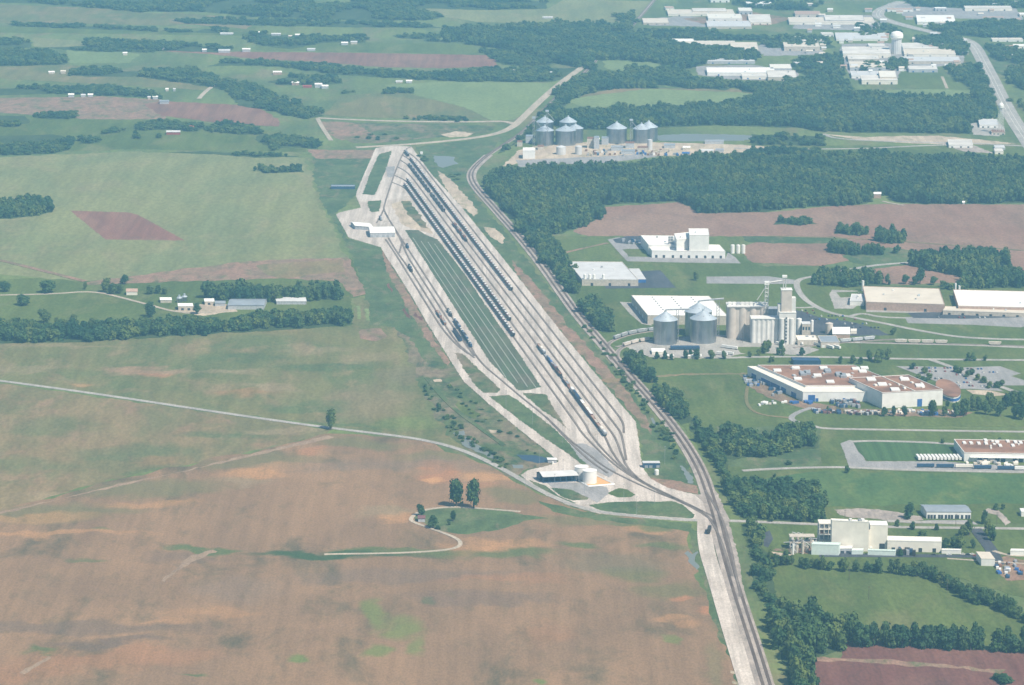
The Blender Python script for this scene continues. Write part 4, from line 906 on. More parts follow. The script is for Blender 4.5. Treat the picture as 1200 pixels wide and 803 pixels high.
# --- farms, houses and sheds on the left
def simple(name, label, cat, u, v, wpx, h, dep, wall, roof, shape='gx', skew=0, rh=2, **k):
    """v = row of the front foot"""
    s = S(v); dz = h/s*0.97; dv = dep*(v+390)/790*.22/s*((v+390)/790.0)**0
    return bldg(name, label, cat, (u, v-dz), (u+wpx, v-dz), (u+skew, v-dz-dv), h, wall, roof, shape, rh, **k)
farm = [
 ('farm_house','farmhouse with brown roof and cream front among trees','house',148,346,13,5,12,CREAM,WALLB,'gx',0,3,{}),
 ('barn','white roofed barn left of the grain bins on the farm','barn',188,355,13,4,14,WALLT,ROOFW,'gx',-1,2,{}),
 ('barn','white roofed barn in front of the farm grain bins','barn',209,364,17,6,18,WALLT,ROOFW,'gx',-1,2,{'docks':2}),
 ('barn','white roofed barn right of the farm grain bins','barn',240,357.5,11,5,18,WALLT,ROOFW,'gx',-1,2,{'docks':1}),
 ('barn','grey roofed low barn behind the long livestock shed','barn',252,359,12,4,14,WALLG,ROOFGR,'gx',0,2,{}),
 ('livestock_shed','long grey roofed shed between the two tree belts, left one','shed',267,363,42,6,40,WALLG,ROOFGR,'gx',4,3,{}),
 ('livestock_shed','long grey roofed shed between the two tree belts, right one','shed',324,357,35,4.5,30,WALLG,ROOFG,'gx',-2,2,{}),
]
for n_, l_, c_, u, v, wp, h, d, wl, rf, sh_, sk, rh, kw in farm: simple(n_, l_, c_, u, v, wp, h, d, wl, rf, sh_, sk, rh, **kw)
for u, v, lab in ((210,355,'left farm bin of the touching pair'), (216,353.5,'right farm bin of the touching pair')):
    steel_bin(lab, u, v, 3.6, 6, 2, 16)
far = [ # u, v, w, h, depth, wall, roof, label
 (80,114,8,5,12,WHITE,ROOFW,'white barn at the left end of the brown strip'),(95,114,6,4,10,WALLG,ROOFG,'grey shed right of the white barn on the brown strip'),(103,113.5,7,4,10,WHITE,ROOFW,'small white house third along the brown strip'),
 (57,87,8,4,12,WHITE,ROOFW,'lone white shed on the upper left field'),(71,86.5,7,5,10,WALLT,ROOFT,'tan house right of the lone white shed'),
 (144,65,6,5,10,WHITE,ROOFW,'white house beside the green gold field'),(185,58,4,4,10,WHITE,ROOFW,'tiny white house below the tree line'),(190,59,4,4,10,WHITE,ROOFG,'tiny grey roofed house right of the tiny white one'),
 (237,61,6,5,10,WHITE,ROOFW,'pink fronted house at the red strip'),(256,62,16,5,20,WALLG,ROOFG,'long grey barn at the red strip'),(284,61,11,6,14,WHITE,ROOFW,'white barn right of the long grey barn'),
 (173,116.5,4,4,10,WHITE,ROOFG,'small grey house before the tree clump'),(179,116.5,7,5,14,WHITE,ROOFW,'white barn before the tree clump'),(187,122,13,5,16,WALLG,ROOFGR,'grey barn at the corner of the red field'),
 (258,41,18,3,12,WHITE,ROOFG,'long low white poultry shed on the far meadow'),
 (195,158,19,5,16,REDM,ROOFG,'long red walled barn with grey roof in the lower farm'),(222,152,6,5,12,REDM,REDM,'little red barn right of the long barn'),(166,152,10,3,12,GREY,ROOFGR,'low grey hut left of the long red barn'),
 (172,108,3,4,8,WHITE,ROOFW,'first small house of the far hamlet'),(194,107,4,4,8,WHITE,ROOFW,'second small house of the far hamlet'),(203,107,3,4,8,WHITE,ROOFG,'third small house of the far hamlet'),
 (320,87.5,12,5,14,WALLB,ROOFW,'brown barn with white roof above the farmstead'),(342,100,10,5,12,WALLB,ROOFW,'white roofed brown barn left in the farmstead'),(355,103,12,3,10,REDM,REDM,'long low red shed in the farmstead'),(369,103,10,7,16,WHITE,ROOFW,'tall white barn in the farmstead'),(377,104,9,5,16,WALLG,ROOFW,'wide white barn right in the farmstead'),
 (300,40,5,4,10,WHITE,ROOFW,'white house at the left of the far farms'),(318,42,13,4,12,WALLG,ROOFG,'grey shed among the far farms'),(346,45,7,8,12,WHITE,ROOFW,'steep white house among the far farms'),(338,44.5,5,4,10,WALLB,ROOFT,'tan house left of the steep white house'),
 (400,53,9,5,14,WHITE,ROOFW,'white barn left of the far farm pair'),(411,52,9,5,14,WHITE,ROOFG,'white barn right of the far farm pair'),(360,60,11,4,16,WALLG,ROOFG,'grey shed at the edge of the red strip'),
 (464,97.5,9,3,12,WALLT,ROOFG,'small grey shed at the upper green field'),(476,97.5,8,4,12,WHITE,ROOFW,'small white shed at the upper green field'),
 (568,51,6,5,10,WHITE,ROOFW,'white house on the far right meadow of the left side'),(573,44,5,4,10,WALLT,ROOFG,'grey roofed house behind the far right meadow house'),
 (600,85,12,5,12,WALLT,ROOFG,'grey house row left of the line'),(617,83,8,6,14,WALLT,ROOFW,'white house left of the line in the trees'),(642,88,6,5,10,WALLT,ROOFG,'grey house near the line in the trees'),
 (636,22,14,3,12,WHITE,ROOFG,'low long shed on the pale far field'),(733,88,12,7,18,REDM,ROOFT,'red barn on the meadow behind the wood'),
 (700,165,3,3,6,WHITE,ROOFW,'tiny hut in the far elevator yard edge'),
 (1024,232.5,10,7,16,WALLB,ROOFW,'lone brown barn with white roof at the wood edge'),
 (1128,239.5,3,3,5,WHITE,ROOFW,'tiny white hut at the wood edge on the right'),
]
for k, (u, v, wp, h, d, wl, rf, lab) in enumerate(far):
    if wl is WHITE: wl = (WALLG, WALLT)[k % 2]
    wp *= .85
    simple('farm_building' if u < 720 else 'barn', lab, 'barn' if ('barn' in lab or 'shed' in lab) else 'house', u, v, wp, h, d, wl, rf, 'gx', 0, 2)
# --- the town: warehouses far right
town = [
 (783,19,78,5,40,ROOFT,'long tan warehouse at the far top of the town'),(812,17,40,7,30,ROOFW,'white warehouse behind the long tan one'),(866,17,16,8,30,CREAM,'cream block right of the far white warehouse'),
 (830,25,40,6,40,CREAM,'wide cream warehouse below the long tan one'),(878,29,26,5,70,ROOFW,'white roof at the middle of the far warehouses'),(754,29,30,4,40,ROOFT,'pale tan yard building beside the far line'),
 (875,8,30,7,20,ROOFW,'topmost white roof near the frame edge'),(833,3,22,7,20,ROOFW,'white roof touching the frame top left of the topmost'),(780,12,10,5,15,WALLB,'small brown house left of the far warehouses'),
 (829,34,52,5,50,ROOFG,'row of pale terraced roofs below the cream warehouse'),(832,42,9,4,15,ROOFW,'bright white kiosk below the terraced roofs'),
 (785,56,78,6,30,ROOFT,'very long tan warehouse above the wood'),(786,53,28,8,20,ROOFW,'white block on the long tan warehouse left end'),(857,64,32,9,60,ROOFT,'tall tan warehouse right of the very long one'),
 (825,75,60,5,20,ROOFG,'low grey warehouse above the blue banded one'),(829,89,80,6,35,ROOFW,'white warehouse with blue band'),(870,93,40,5,20,ROOFW,'white front wing of the blue banded warehouse'),(900,95,34,7,45,ROOFW,'white right wing with many roof steps'),
 (903,84,25,6,30,CREAM,'cream hall behind the right wing'),(861,101,8,5,12,CREAM,'cream cottage under the white warehouse'),(818,101,14,3,12,ROOFG,'grey cottage left of the cream cottage'),
 (919,60,42,9,35,ROOFT,'tan hall left of the cylindrical water tower'),(916,51,50,4,20,ROOFW,'thin white roof above the tan hall'),(963,43,14,5,15,ROOFW,'bright small roof above the town centre'),
 (925,29,100,6,40,ROOFT,'widest tan mall at the top of the town'),(932,20,30,6,30,WALLB,'brown roofed hall left above the mall'),(967,28,46,8,45,ROOFW,'white raised part of the tan mall'),(980,48,60,4,50,ROOFG,'grey flat roof above the town centre'),
 (988,68,56,9,50,ROOFW,'white stepped hall left of the water tower'),(994,73,37,6,30,ROOFW,'white flat hall below the stepped hall'),(996,83,42,6,45,ROOFT,'beige hall with dark eaves in the town centre'),(998,92,40,5,30,ROOFG,'grey roofed hall below the beige hall'),(1010,99,42,8,30,ROOFW,'lowest white hall of the town with dark doors'),(1031,97,20,11,40,CREAM,'cream square block beside the lowest white hall'),
 (1018,57,20,5,20,ROOFW,'white roof just left of the water tower'),(1058,60,50,6,40,ROOFW,'long white hall right of the water tower'),(1060,67,60,6,40,ROOFT,'tan hall below the long white hall'),(1058,75,68,5,35,ROOFG,'grey hall lowest right of the water tower'),
 (1065,85,34,6,25,ROOFW,'white roof with blue front beside the highway field'),(1075,29,45,6,60,ROOFW,'white arena roof by the highway bend'),(1131,13,55,7,20,ROOFW,'long white school at the top right'),(1180,6,14,6,15,ROOFW,'white block top right of the school'),
 (1096,13,14,6,12,ROOFW,'white block left of the school'),(1040,14,30,5,15,WALLB,'brown roofs inside the highway bend'),(1120,50,14,4,15,ROOFG,'grey house above the highway'),(1127,64,8,5,12,ROOFG,'grey house left of the highway'),
 (1170,38,10,6,14,ROOFW,'white house in the trees right of the highway'),(1163,49,36,4,15,ROOFT,'tan row right of the highway'),(1188,57,20,5,15,ROOFW,'white row at the right edge below the tan row'),(1172,70,8,6,14,ROOFW,'single white house right of the highway'),
 (1125,93,5,4,8,ROOFW,'tiny white kiosk left of the highway'),(1148,150,22,5,30,ROOFG,'grey roof by the legged water tower'),(1152,143,12,5,14,WALLB,'brown roof behind the legged water tower'),(1162,158,16,4,14,RUSTM,'red roof at the feet of the legged water tower'),(1166,176,12,4,12,ROOFG,'grey hut below the legged water tower'),
 (1112,173.5,28,5,25,ROOFW,'long white shed on the gravel by the junction'),(1166,181,10,5,14,ROOFW,'white cottage below the junction'),(1195,20,20,5,20,ROOFW,'white roof at the right edge near the top'),(1158,23,20,4,12,WALLB,'brown row under the school'),
]
ROOFM = plain('weathered pale roof', (0.60, 0.56, 0.50), .8, 0, .15, .03)
for k, (u, v, wp, h, d, rf, lab) in enumerate(town):
    if rf is ROOFW and k % 3: rf = ROOFM
    wl = (CREAM, WALLT, WALLG, WHITE)[k % 4]
    s = S(v); dz = h/s; dv = 2.3*d*(824/ (P(u, v).length))/s
    bldg('town_building', lab, 'building', (u, v-dz), (u+wp, v-dz), (u-1.5, v-dz-dv), h, wl, rf, 'flat', docks=3 if wp > 12 else 1, units=(3 if wp > 30 else 0), dcol=BLUE if 'blue' in lab else DARK)
# --- water towers
q = P(1050.3, 63); root = empty('water_tower', (q.x, q.y, 0), 0, 'fat white water tower on a ribbed cylindrical column in the town', 'water tower')
m = MB(); s = S(63); n = 32
vs = []; 
for zz in (0, 1):
    for i in range(n):
        a = 2*math.pi*i/n; rr = s*5.6*(1+.05*(i % 2)); vs.append((q.x+rr*math.cos(a), q.y+rr*math.sin(a), zz*17*s))
m.add(vs, [(i, (i+1) % n, n+(i+1) % n, n+i) for i in range(n)]+[tuple(range(n, 2*n))], ROOFG); m.build('column', root, off=q)
m = MB(); rt = s*7.6; prof = [(.78, 17), (1, 19), (1, 22), (.85, 24.5), (.5, 26), (.08, 26.6)]
for (r0, z0), (r1, z1) in zip(prof, prof[1:]): m.cyl((q.x, q.y), rt*r0, z0*s, z1*s, ROOFW, 28, rt*r1)
m.build('tank', root, off=q)
q = P(1172, 156); root = empty('water_tower', (q.x, q.y, 0), 0, 'small ball tank on tall splayed legs beside the highway', 'water tower'); s = S(156); m = MB()
for i in range(6):
    a = 2*math.pi*i/6; m.bar((q.x+s*4.6*math.cos(a), q.y+s*4.6*math.sin(a), 0), (q.x+s*2.4*math.cos(a), q.y+s*2.4*math.sin(a), s*29), .38, WHITE)
m.build('leg', root, off=q); m = MB(); m.cyl((q.x, q.y), .45, 0, s*29, WHITE, 8); m.build('pipe', root, off=q); m = MB()
for (r0, z0), (r1, z1) in zip([(.4, 28), (1, 30), (1, 33), (.6, 35)], [(1, 30), (1, 33), (.6, 35), (.05, 36)]): m.cyl((q.x, q.y), 3.2*s*r0, z0*s, z1*s, WHITE, 18, 3.2*s*r1)
m.build('tank', root, off=q)

rn = random.Random(77); DH = []
for kx in range(70):
    while True:
        u = rn.uniform(930, 1210); v = rn.uniform(6, 96)
        if abs(u-(1030 if v < 20 else 1045+max(0, v-26)*1.1)) < 12 and v < 45 or abs(u-(1142+(v-52)*.52)) < 14: continue
        if not any(abs(u-a) < 10 and abs(v-b) < 3 for a, b in DH): break
    DH.append((u, v)); cl = rn.choice([('white', WHITE), ('grey', ROOFG), ('tan', ROOFT), ('brown', WALLB)])
    side = 'in the middle of the far town' if u < 1100 else 'in the right part of the far town'
    simple('town_house', cl[0]+' roofed small building among trees '+side, 'building', u, v, rn.uniform(4, 9), rn.uniform(4, 7), rn.uniform(12, 30), rn.choice([WALLT, WHITE, WALLG]), cl[1], 'gx', 0, 2, group=cl[0]+' roofed small buildings '+side)
#RAIL
# ------------------------------------------------------------ copies
def copy_tree(o, parent=None):
    c = o.copy(); COL.objects.link(c); c.parent = parent
    for ch in [x for x in KIDS.get(o.name, [])]: copy_tree(ch, c)
    return c
KIDS = {}
def kid(root, o): KIDS.setdefault(root.name, []).append(o); return o
PROTO = {}
def proto(key, maker):
    """the first use places the source thing itself, later uses copy it"""
    if key not in PROTO: PROTO[key] = maker(); return PROTO[key]
    return copy_tree(PROTO[key])
def wagon(kind):
    def mk():
        nm = {'hopper': 'hopper_wagon', 'tank': 'tank_wagon', 'gondola': 'open_wagon', 'box': 'box_wagon', 'loco': 'locomotive', 'flat': 'flat_wagon'}[kind[0]]
        root = empty(nm, (0, 0, 0)); L = kind[1]; body, top = kind[2], kind[3]
        m = MB()
        if kind[0] == 'hopper':
            hw = 1.6; prof = [(-L/2, 3.4), (-L/2+1.6, 1.2), (L/2-1.6, 1.2), (L/2, 3.4), (L/2, 4.6), (-L/2, 4.6)]
            vs = [(-hw, y, z) for y, z in prof]+[(hw, y, z) for y, z in prof]; n = 6
            m.add(vs, [tuple(range(n-1, -1, -1)), tuple(range(n, 2*n))]+[(i, (i+1) % n, n+(i+1) % n, n+i) for i in range(n)], body)
            kid(root, m.build('body', root)); m = MB()
            m.box((.25, .6, 4.72), (2.2, L-5.5, .22), top); kid(root, m.build('roof', root))
        elif kind[0] == 'tank':
            n = 14; r = 1.5; vs = []
            for y, k in ((-L/2, .35), (-L/2+.7, 1), (L/2-.7, 1), (L/2, .35)):
                vs += [(r*k*math.cos(2*math.pi*i/n), y, 2.7+r*k*math.sin(2*math.pi*i/n)) for i in range(n)]
            m.add(vs, [(j*n+i, j*n+(i+1) % n, (j+1)*n+(i+1) % n, (j+1)*n+i) for j in range(3) for i in range(n)]+[tuple(range(n-1, -1, -1)), tuple(range(3*n, 4*n))], body)
            kid(root, m.build('tank', root)); m = MB(); m.box((0, 0, 4.3), (1.6, 2.4, .7), top); kid(root, m.build('dome', root))
        elif kind[0] == 'gondola':
            for c, d in (((-1.5, 0, 2.4), (.15, L, 2.4)), ((1.5, 0, 2.4), (.15, L, 2.4)), ((0, -L/2, 2.4), (3, .15, 2.4)), ((0, L/2, 2.4), (3, .15, 2.4)), ((0, 0, 1.25), (3, L, .2))): m.box(c, d, body)
            kid(root, m.build('body', root)); m = MB()
            for k in range(5): m.box((random.uniform(-.3, .3), -L/2+L*(k+.5)/5, 2.6), (2.5, L/5-.6, 1.6+random.uniform(-.5, .8)), top)
            kid(root, m.build('load', root))
        elif kind[0] == 'box':
            m.box((0, 0, 3.0), (3.2, L, 3.8), body); kid(root, m.build('body', root)); m = MB(); m.box((0, 0, 4.97), (3.2, L, .15), top); kid(root, m.build('roof', root))
            m = MB(); m.box((-1.64, 0, 2.8), (.06, 3, 3), body); kid(root, m.build('door', root))
        elif kind[0] == 'loco':
            m.box((0, 0, 1.6), (3, L, .5), body); m.box((0, -.5, 3.1), (2, L-4, 2.6), body); kid(root, m.build('body', root))
            m = MB(); m.box((0, L/2-3, 3.4), (3, 2.6, 3.2), top); kid(root, m.build('cab', root))
            m = MB(); m.box((0, -L/2+4, 4.6), (2.2, 3, .5), GREY); kid(root, m.build('radiator', root))
        else:
            m.box((0, 0, 1.3), (2.8, L, .3), body); kid(root, m.build('deck', root))
        for s in (-1, 1):
            m = MB(); m.box((0, s*(L/2-2.2), .75), (2.2, 2.4, .5), BLACK)
            for t in (-.85, .85):
                for e in (-.8, .8): m.bar((t-.06, s*(L/2-2.2)+e, .45), (t+.06, s*(L/2-2.2)+e, .45), .45, BLACK, 10)
            kid(root, m.build('bogie', root))
        return root
    return mk
def on_track(x340, y0, y1, seq, gap, label, cat, group, keep=1.0, seed=1):
    a = P(*yl(x340, y1)); b = P(*yl(x340, y0)); d = (b-a); n = d.length; d.normalize(); rz = math.atan2(d.y, d.x)-math.pi/2
    t = 0; k = 0; rn = random.Random(seed)
    while True:
        kd, lab = seq[k % len(seq)]; L = kd[1]
        if t+L > n: break
        k += 1
        if rn.random() > keep: t += L+gap; continue
        o = proto(kd, wagon(kd)); q = a+d*(t+L/2)
        o.location = (q.x, q.y, .62); o.rotation_euler = (0, 0, rz)
        tag(o, lab or label, cat, group); t += L+gap
HOP = ('hopper', 14.6, BLACK, HOPT); HOPB = ('hopper', 14.2, PURP, HOPT); HOPC = ('hopper', 13.9, BLACK, ROOFG); HOPG = ('hopper', 14.6, GREY, HOPT); HOPD = ('hopper', 14.6, BLACK, GREY)
on_track(562.3, 216, 395.5, [(HOP, None), (HOPB, None), (HOP, None), (HOPC, None)], 2.1, 'dark hopper wagon with pale top in the long string nearest the striped grass', 'rail wagon', 'hopper wagons in the string nearest the grass')
on_track(570.8, 211, 377, [(HOP, None), (HOPB, None), (HOP, None), (HOPC, None)], 2.1, 'dark hopper wagon with pale roof in the second long string from the grass', 'rail wagon', 'hopper wagons in the second string')
on_track(598.6, 186, 341.5, [(HOP, None), (HOPC, None), (HOPB, None)], 2.1, 'dark hopper wagon with pale roof in the right hand long string', 'rail wagon', 'hopper wagons in the right hand string')
on_track(589.7, 193, 249, [(HOPD, None), (('gondola', 15, BLACK, COALT), None)], 1.4, 'dark wagon in the broken string at the top of the yard', 'rail wagon', 'dark wagons at the top of the yard', .93, 3)
on_track(589.4, 262, 284, [(('tank', 15, BLACK, GREY), 'black tank wagon at the lower end of the broken string'), (('box', 15, PURP, RUSTM), 'oxide red box wagon in the broken string'), (('gondola', 15.5, RUSTM, GREY), 'rusty open wagon in the broken string')], 1.4, '', 'rail wagon', 'mixed wagons in the broken string')
on_track(598.8, 178, 184, [(HOPD, None)], 1.4, 'dark wagon alone at the very head of the right hand track', 'rail wagon', 'wagons at the head of the right hand track')
seq = [(('hopper', 15.2, GREY, HOPT), 'grey hopper wagon at the near end of the mixed train'), (('hopper', 15.2, CONC, CREAM), 'tan grey hopper wagon second from the near end of the mixed train'),
       (('gondola', 16, RUSTM, WALLB), 'rusty open wagon with brown load in the mixed train, first of the brown run'), (('gondola', 16.2, RUSTM, WALLT), 'rusty open wagon with tan load in the mixed train'), (('gondola', 16.4, RUSTM, WALLB), 'rusty open wagon with brown load in the mixed train, last of the brown run'),
       (('box', 15.8, PURP, WHITE), 'oxide red box wagon with bright white roof in the mixed train'), (('box', 15.9, PURP, CREAM), 'oxide red box wagon with cream roof behind the white roofed one'), (('box', 16, PURP, ROOFT), 'oxide red box wagon with tan roof, third of the red run'), (('box', 16.1, PURP, ROOFW), 'oxide red box wagon with off white roof, last of the red run'),
       (('hopper', 15.3, BLUED, BLACK), 'dark blue hopper wagon, nearest of the blue run'), (('hopper', 15.4, BLUED, BLUED), 'dark blue hopper wagon in the middle of the blue run'), (('hopper', 15.5, BLACK, BLUED), 'blue black hopper wagon, farthest of the blue run'),
       (('box', 13, GREY, WHITE), 'short box wagon with white roof above the blue run'), (('flat', 18, RUSTM, RUSTM), 'empty flat wagon in the mixed train'), (('gondola', 15.1, RUSTM, GREY), 'rusty open wagon with grey scrap behind the flat wagon'), (('gondola', 15.2, PURP, WALLT), 'oxide open wagon with tan scrap in the far half'),
       (('flat', 17, BLACK, BLACK), 'black flat wagon in the far half of the mixed train'), (('gondola', 15.3, BLACK, RUSTM), 'black open wagon with rust scrap in the far half'), (('gondola', 15.4, RUSTM, BLACK), 'rusty open wagon with black load in the far half'), (('hopper', 14.8, PURP, GREY), 'oxide hopper wagon in the far half'),
       (('gondola', 15.6, PURP, GREY), 'oxide open wagon with grey load near the blue tank'), (('tank', 15.2, BLUE, GREY), 'blue tank wagon near the far end of the mixed train'), (('tank', 15.3, BLUED, WALLG), 'dark blue tank wagon at the far end of the mixed train'), (('flat', 17.5, GREY, GREY), 'grey flat wagon at the far end of the mixed train')]
on_track(581.2, 403.5, 512.5, seq, 1.2, '', 'rail wagon', 'wagons of the mixed train')
on_track(508.5, 361, 372, [(('loco', 19, BLACK, CREAM), 'dark locomotive with cream cab in the left yard, near one'), (('loco', 19.2, BLACK, WALLT), 'dark locomotive with tan cab in the left yard, far one')], 1.5, '', 'locomotive', 'locomotives in the left yard')
on_track(508.6, 374, 408, [(('loco', 18.6, BLUED, CREAM), 'blue locomotive with cream cab at the near end of the left siding'), (('tank', 15.6, BLACK, WHITE), 'black tank wagon behind the blue locomotive'), (('hopper', 14.9, BLUED, GREY), None), (('hopper', 15.05, BLACK, COALT), None)], 1.3, 'dark wagon of the short string on the left siding', 'rail wagon', 'wagons on the left siding')
on_track(501.5, 385, 401, [(('gondola', 15.7, BLUED, COALT), None)], .8, 'dark blue open wagon coupled beside the short string', 'rail wagon', 'dark blue open wagons on the left siding')
on_track(495.5, 362.5, 382, [(('gondola', 14.1, RUSTM, GREY), None), (('gondola', 14.2, BLACK, WALLB), None), (('flat', 14, RUSTM, RUSTM), None)], 1, 'scrap laden maintenance wagon on the outer left track', 'rail wagon', 'maintenance wagons on the outer left track')
on_track(509.5, 287, 292, [(('loco', 18, BLUED, BLACK), 'dark locomotive standing below the engine sheds')], 1, '', 'locomotive', 'locomotives below the engine sheds')
on_track(495.8, 310.5, 319.5, [(('loco', 18.1, BLACK, BLUED), 'black locomotive on the outer track below the engine sheds'), (('loco', 18.2, BLACK, BLACK), 'all black locomotive on the outer track behind the other one')], 1, '', 'locomotive', 'locomotives below the engine sheds')
KU = ('hopper', 15.25, GREY, ROOFG); KL = ('hopper', 15.35, CONC, ROOFG); KR = ('hopper', 15.45, WALLG, HOPT)
for line_, kd, lab, gr in (([(719,398.8),(735,393.3),(750,390.3),(766,388.2)], KU, 'grey hopper wagon on the upper curved siding left of the bins', 'wagons on the upper elevator siding'),
                           ([(730,407),(745,402.5),(766,398.8)], KL, 'tan grey hopper wagon on the lower curved siding left of the bins', 'wagons on the lower elevator siding'),
                           ([(984,402.2),(1019,399)], KR, 'pale hopper wagon on the siding right of the mill', 'wagons right of the mill'),
                           ([(1048,402.3),(1111,403.5)], ('hopper', 15.5, WALLT, HOPT), 'pale hopper wagon on the far siding across the green', 'wagons on the far siding'),
                           ([(1158,405),(1179,405.5)], ('hopper', 15.6, WALLT, ROOFT), 'single tan wagon pair past the far siding string', 'wagon pair past the far siding string')):
    L_ = [P(u, v) for u, v in line_]; left = 8.2
    for a, b in zip(L_, L_[1:]):
        n = (b-a).length; d = (b-a)/n
        while left < n:
            q = a+d*left; o = proto(kd, wagon(kd)); o.location = (q.x, q.y, .6); o.rotation_euler = (0, 0, math.atan2(d.y, d.x)-math.pi/2); tag(o, lab, 'rail wagon', gr); left += 16.6
        left -= n
# locomotive by the engine shed
kd = ('loco', 18.3, GREY, BLUED); o = proto(kd, wagon(kd)); q = P(446, 258); o.location = (q.x, q.y, .6); o.rotation_euler = (0, 0, R(12)); tag(o, 'locomotive parked right beside the engine sheds', 'locomotive')
kd = ('box', 15.15, BLACK, COALT); o = proto(kd, wagon(kd)); q = P(831, 624.5); o.location = (q.x, q.y, .5); o.rotation_euler = (0, 0, R(-9)); tag(o, 'single black wagon standing on the gravel by the road crossing', 'rail wagon')

# ------------------------------------------------------------ road vehicles
def trailer(body, L=14.6):
    def mk():
        root = empty('truck_trailer', (0, 0, 0)); m = MB(); m.box((0, 0, 2.6), (2.6, L, 2.8), body); kid(root, m.build('body', root))
        m = MB(); m.box((0, -L/2+2, .9), (2.3, 3, .4), BLACK)
        for t in (-1, 1):
            for e in (-.7, .7): m.bar((t-.2, -L/2+2+e, .5), (t+.2, -L/2+2+e, .5), .5, RUB, 10)
        kid(root, m.build('axle', root)); m = MB()
        for t in (-.9, .9): m.box((t, L/2-3, .6), (.2, .2, 1.2), GREY)
        kid(root, m.build('support_leg', root)); return root
    return mk
def car(body):
    def mk():
        root = empty('parked_car', (0, 0, 0)); m = MB(); m.box((0, 0, .65), (1.8, 4.6, .7), body); kid(root, m.build('body', root))
        m = MB(); m.prism([(-.8, -1.6), (.8, -1.6), (.8, .9), (-.8, .9)], 1.0, 1.5, GLASS); m.prism([(-.7, -1.3), (.7, -1.3), (.7, .6), (-.7, .6)], 1.5, 1.56, body); kid(root, m.build('cabin', root))
        m = MB()
        for x in (-.8, .8):
            for y in (-1.4, 1.4): m.bar((x-.12, y, .33), (x+.12, y, .33), .33, RUB, 10)
        kid(root, m.build('wheel', root)); return root
    return mk
def put(key, mk, u, v, rz, label, cat, group=None, z=.3):
    o = proto(key, mk); q = P(u, v); o.location = (q.x, q.y, z); o.rotation_euler = (0, 0, rz); return tag(o, label, cat, group)
for k in range(15):
    put('tw', trailer(WHITE), 1076+k*4.35-0, 538.6, R(4), 'white trailer parked side by side in the row beside the striped lawn', 'trailer', 'white trailers in the long row')
for k, (u, v, c, lab) in enumerate(((1084.5,548.2,'d','dark trailer end of the roadside row, leftmost'),(1107.5,548.6,'d','dark trailer second from the left of the roadside row'),(1130,548.9,'c','cream trailer in the roadside row'),(1151.5,550,'d','dark trailer right of the cream one'),(1179,551,'d','dark trailer fourth of the dark ones along the road'),(1199,551.4,'w','white trailer cut by the right edge'))):
    put('t'+c+'l', trailer({'d': BLUED, 'c': CREAM, 'w': WHITE}[c], 18.3), u, v, R(90), lab, 'trailer', 'trailers along the lower road')
for k in range(12): put('tg', trailer(BLUED, 9), 787+k*2.85, 409.8, R(3), 'dark truck body in the parked row in front of the bins', 'truck', 'trucks parked in front of the bins')
for u, v in ((852,408.5),(858,409.5),(853,416),(846,416.6)): put('tw', trailer(WHITE), u, v, R(60), 'white trailer scattered on the gravel below the silo block', 'trailer', 'white trailers on the elevator gravel')
for u, v in ((956,405),(959.5,406),(972,408.5),(980,408.7),(936,403.8),(914,405.2)): put('tw', trailer(WHITE), u, v, R(35), 'white truck trailer at the mill front', 'trailer', 'white trailers at the mill')
rn = random.Random(21); CC = [('white', WHITE), ('dark', BLACK), ('grey', GREY), ('blue', BLUE), ('red', REDM), ('cream', CREAM)]
lots = [ # quad lot: origin u,v ; rows of v ; u range; slope, name
 ('in the dark lot behind the mill', [(364.5,940,956),(367.5,946,972),(371,950,990),(375,956,1003),(380,990,1020),(384.5,1000,1030)], 4.2, .55),
 ('in the factory car park left part', [(432,1060,1116),(436,1075,1128),(440,1085,1134),(444.5,1096,1146),(449,1108,1154),(453,1118,1164)], 3.6, .5),
 ('in the factory car park right part', [(433,1130,1170),(437,1136,1180)], 4, .25),
 ('on the strip before the wide white factory', [(369.3,1085,1198),(372.8,1100,1196)], 6, .4)]
for nm, rows, step, fill in lots:
    for v, a, b in rows:
        u = a
        while u < b:
            if rn.random() < fill:
                cn, cm = rn.choice(CC); put('c'+cn, car(cm), u, v+rn.uniform(-.15, .15), R(4+180*rn.randint(0, 1)), cn+' car parked '+nm, 'car', cn+' cars '+nm)
            u += step
for u, v in ((1128,650.5),(1134,650.8),(1139,650.6),(1112,651),(1094,651),(1143,652)):
    cn, cm = rn.choice(CC); put('c'+cn, car(cm), u, v, R(80), cn+' car parked below the narrow white box shed', 'car', cn+' cars below the narrow white box shed')
# heavy clutter: stacks of goods round the factory front
def stack(name, label, cat, u, v, mats, n, w_, d_, h_, seed, group=None):
    rn = random.Random(seed); q = P(u, v); root = empty(name, (q.x, q.y, 0), 0, label, cat, group)
    for k in range(n):
        m = MB(); m.box((q.x+rn.uniform(-w_, w_)/2, q.y+rn.uniform(-d_, d_)/2, h_*.5), (rn.uniform(2, 5), rn.uniform(3, 7), h_*rn.uniform(.7, 1)), rn.choice(mats), rn.uniform(-.2, .2))
        m.build('pile', root, off=q)
    return root
stack('goods_stack', 'blue tarpaulined goods along the left wall of the sprawling factory', 'stacked goods', 916, 457, [BLUE, BLUED, GREY], 27, 26, 60, 3, 1)
stack('goods_stack', 'teal blue goods heap at the left corner of the sprawling factory', 'stacked goods', 885, 447.5, [BLUE, BLUED, GREY, WALLG], 34, 24, 50, 3, 2)
stack('goods_stack', 'row of bright blue containers at the cream corner', 'stacked goods', 939, 473, [BLUE], 9, 26, 10, 3, 3)
stack('goods_stack', 'dark purple grey scrap heap before the cream front', 'stacked goods', 990, 474, [BLACK, BLUED, PURP, GREY], 44, 30, 34, 4, 4)
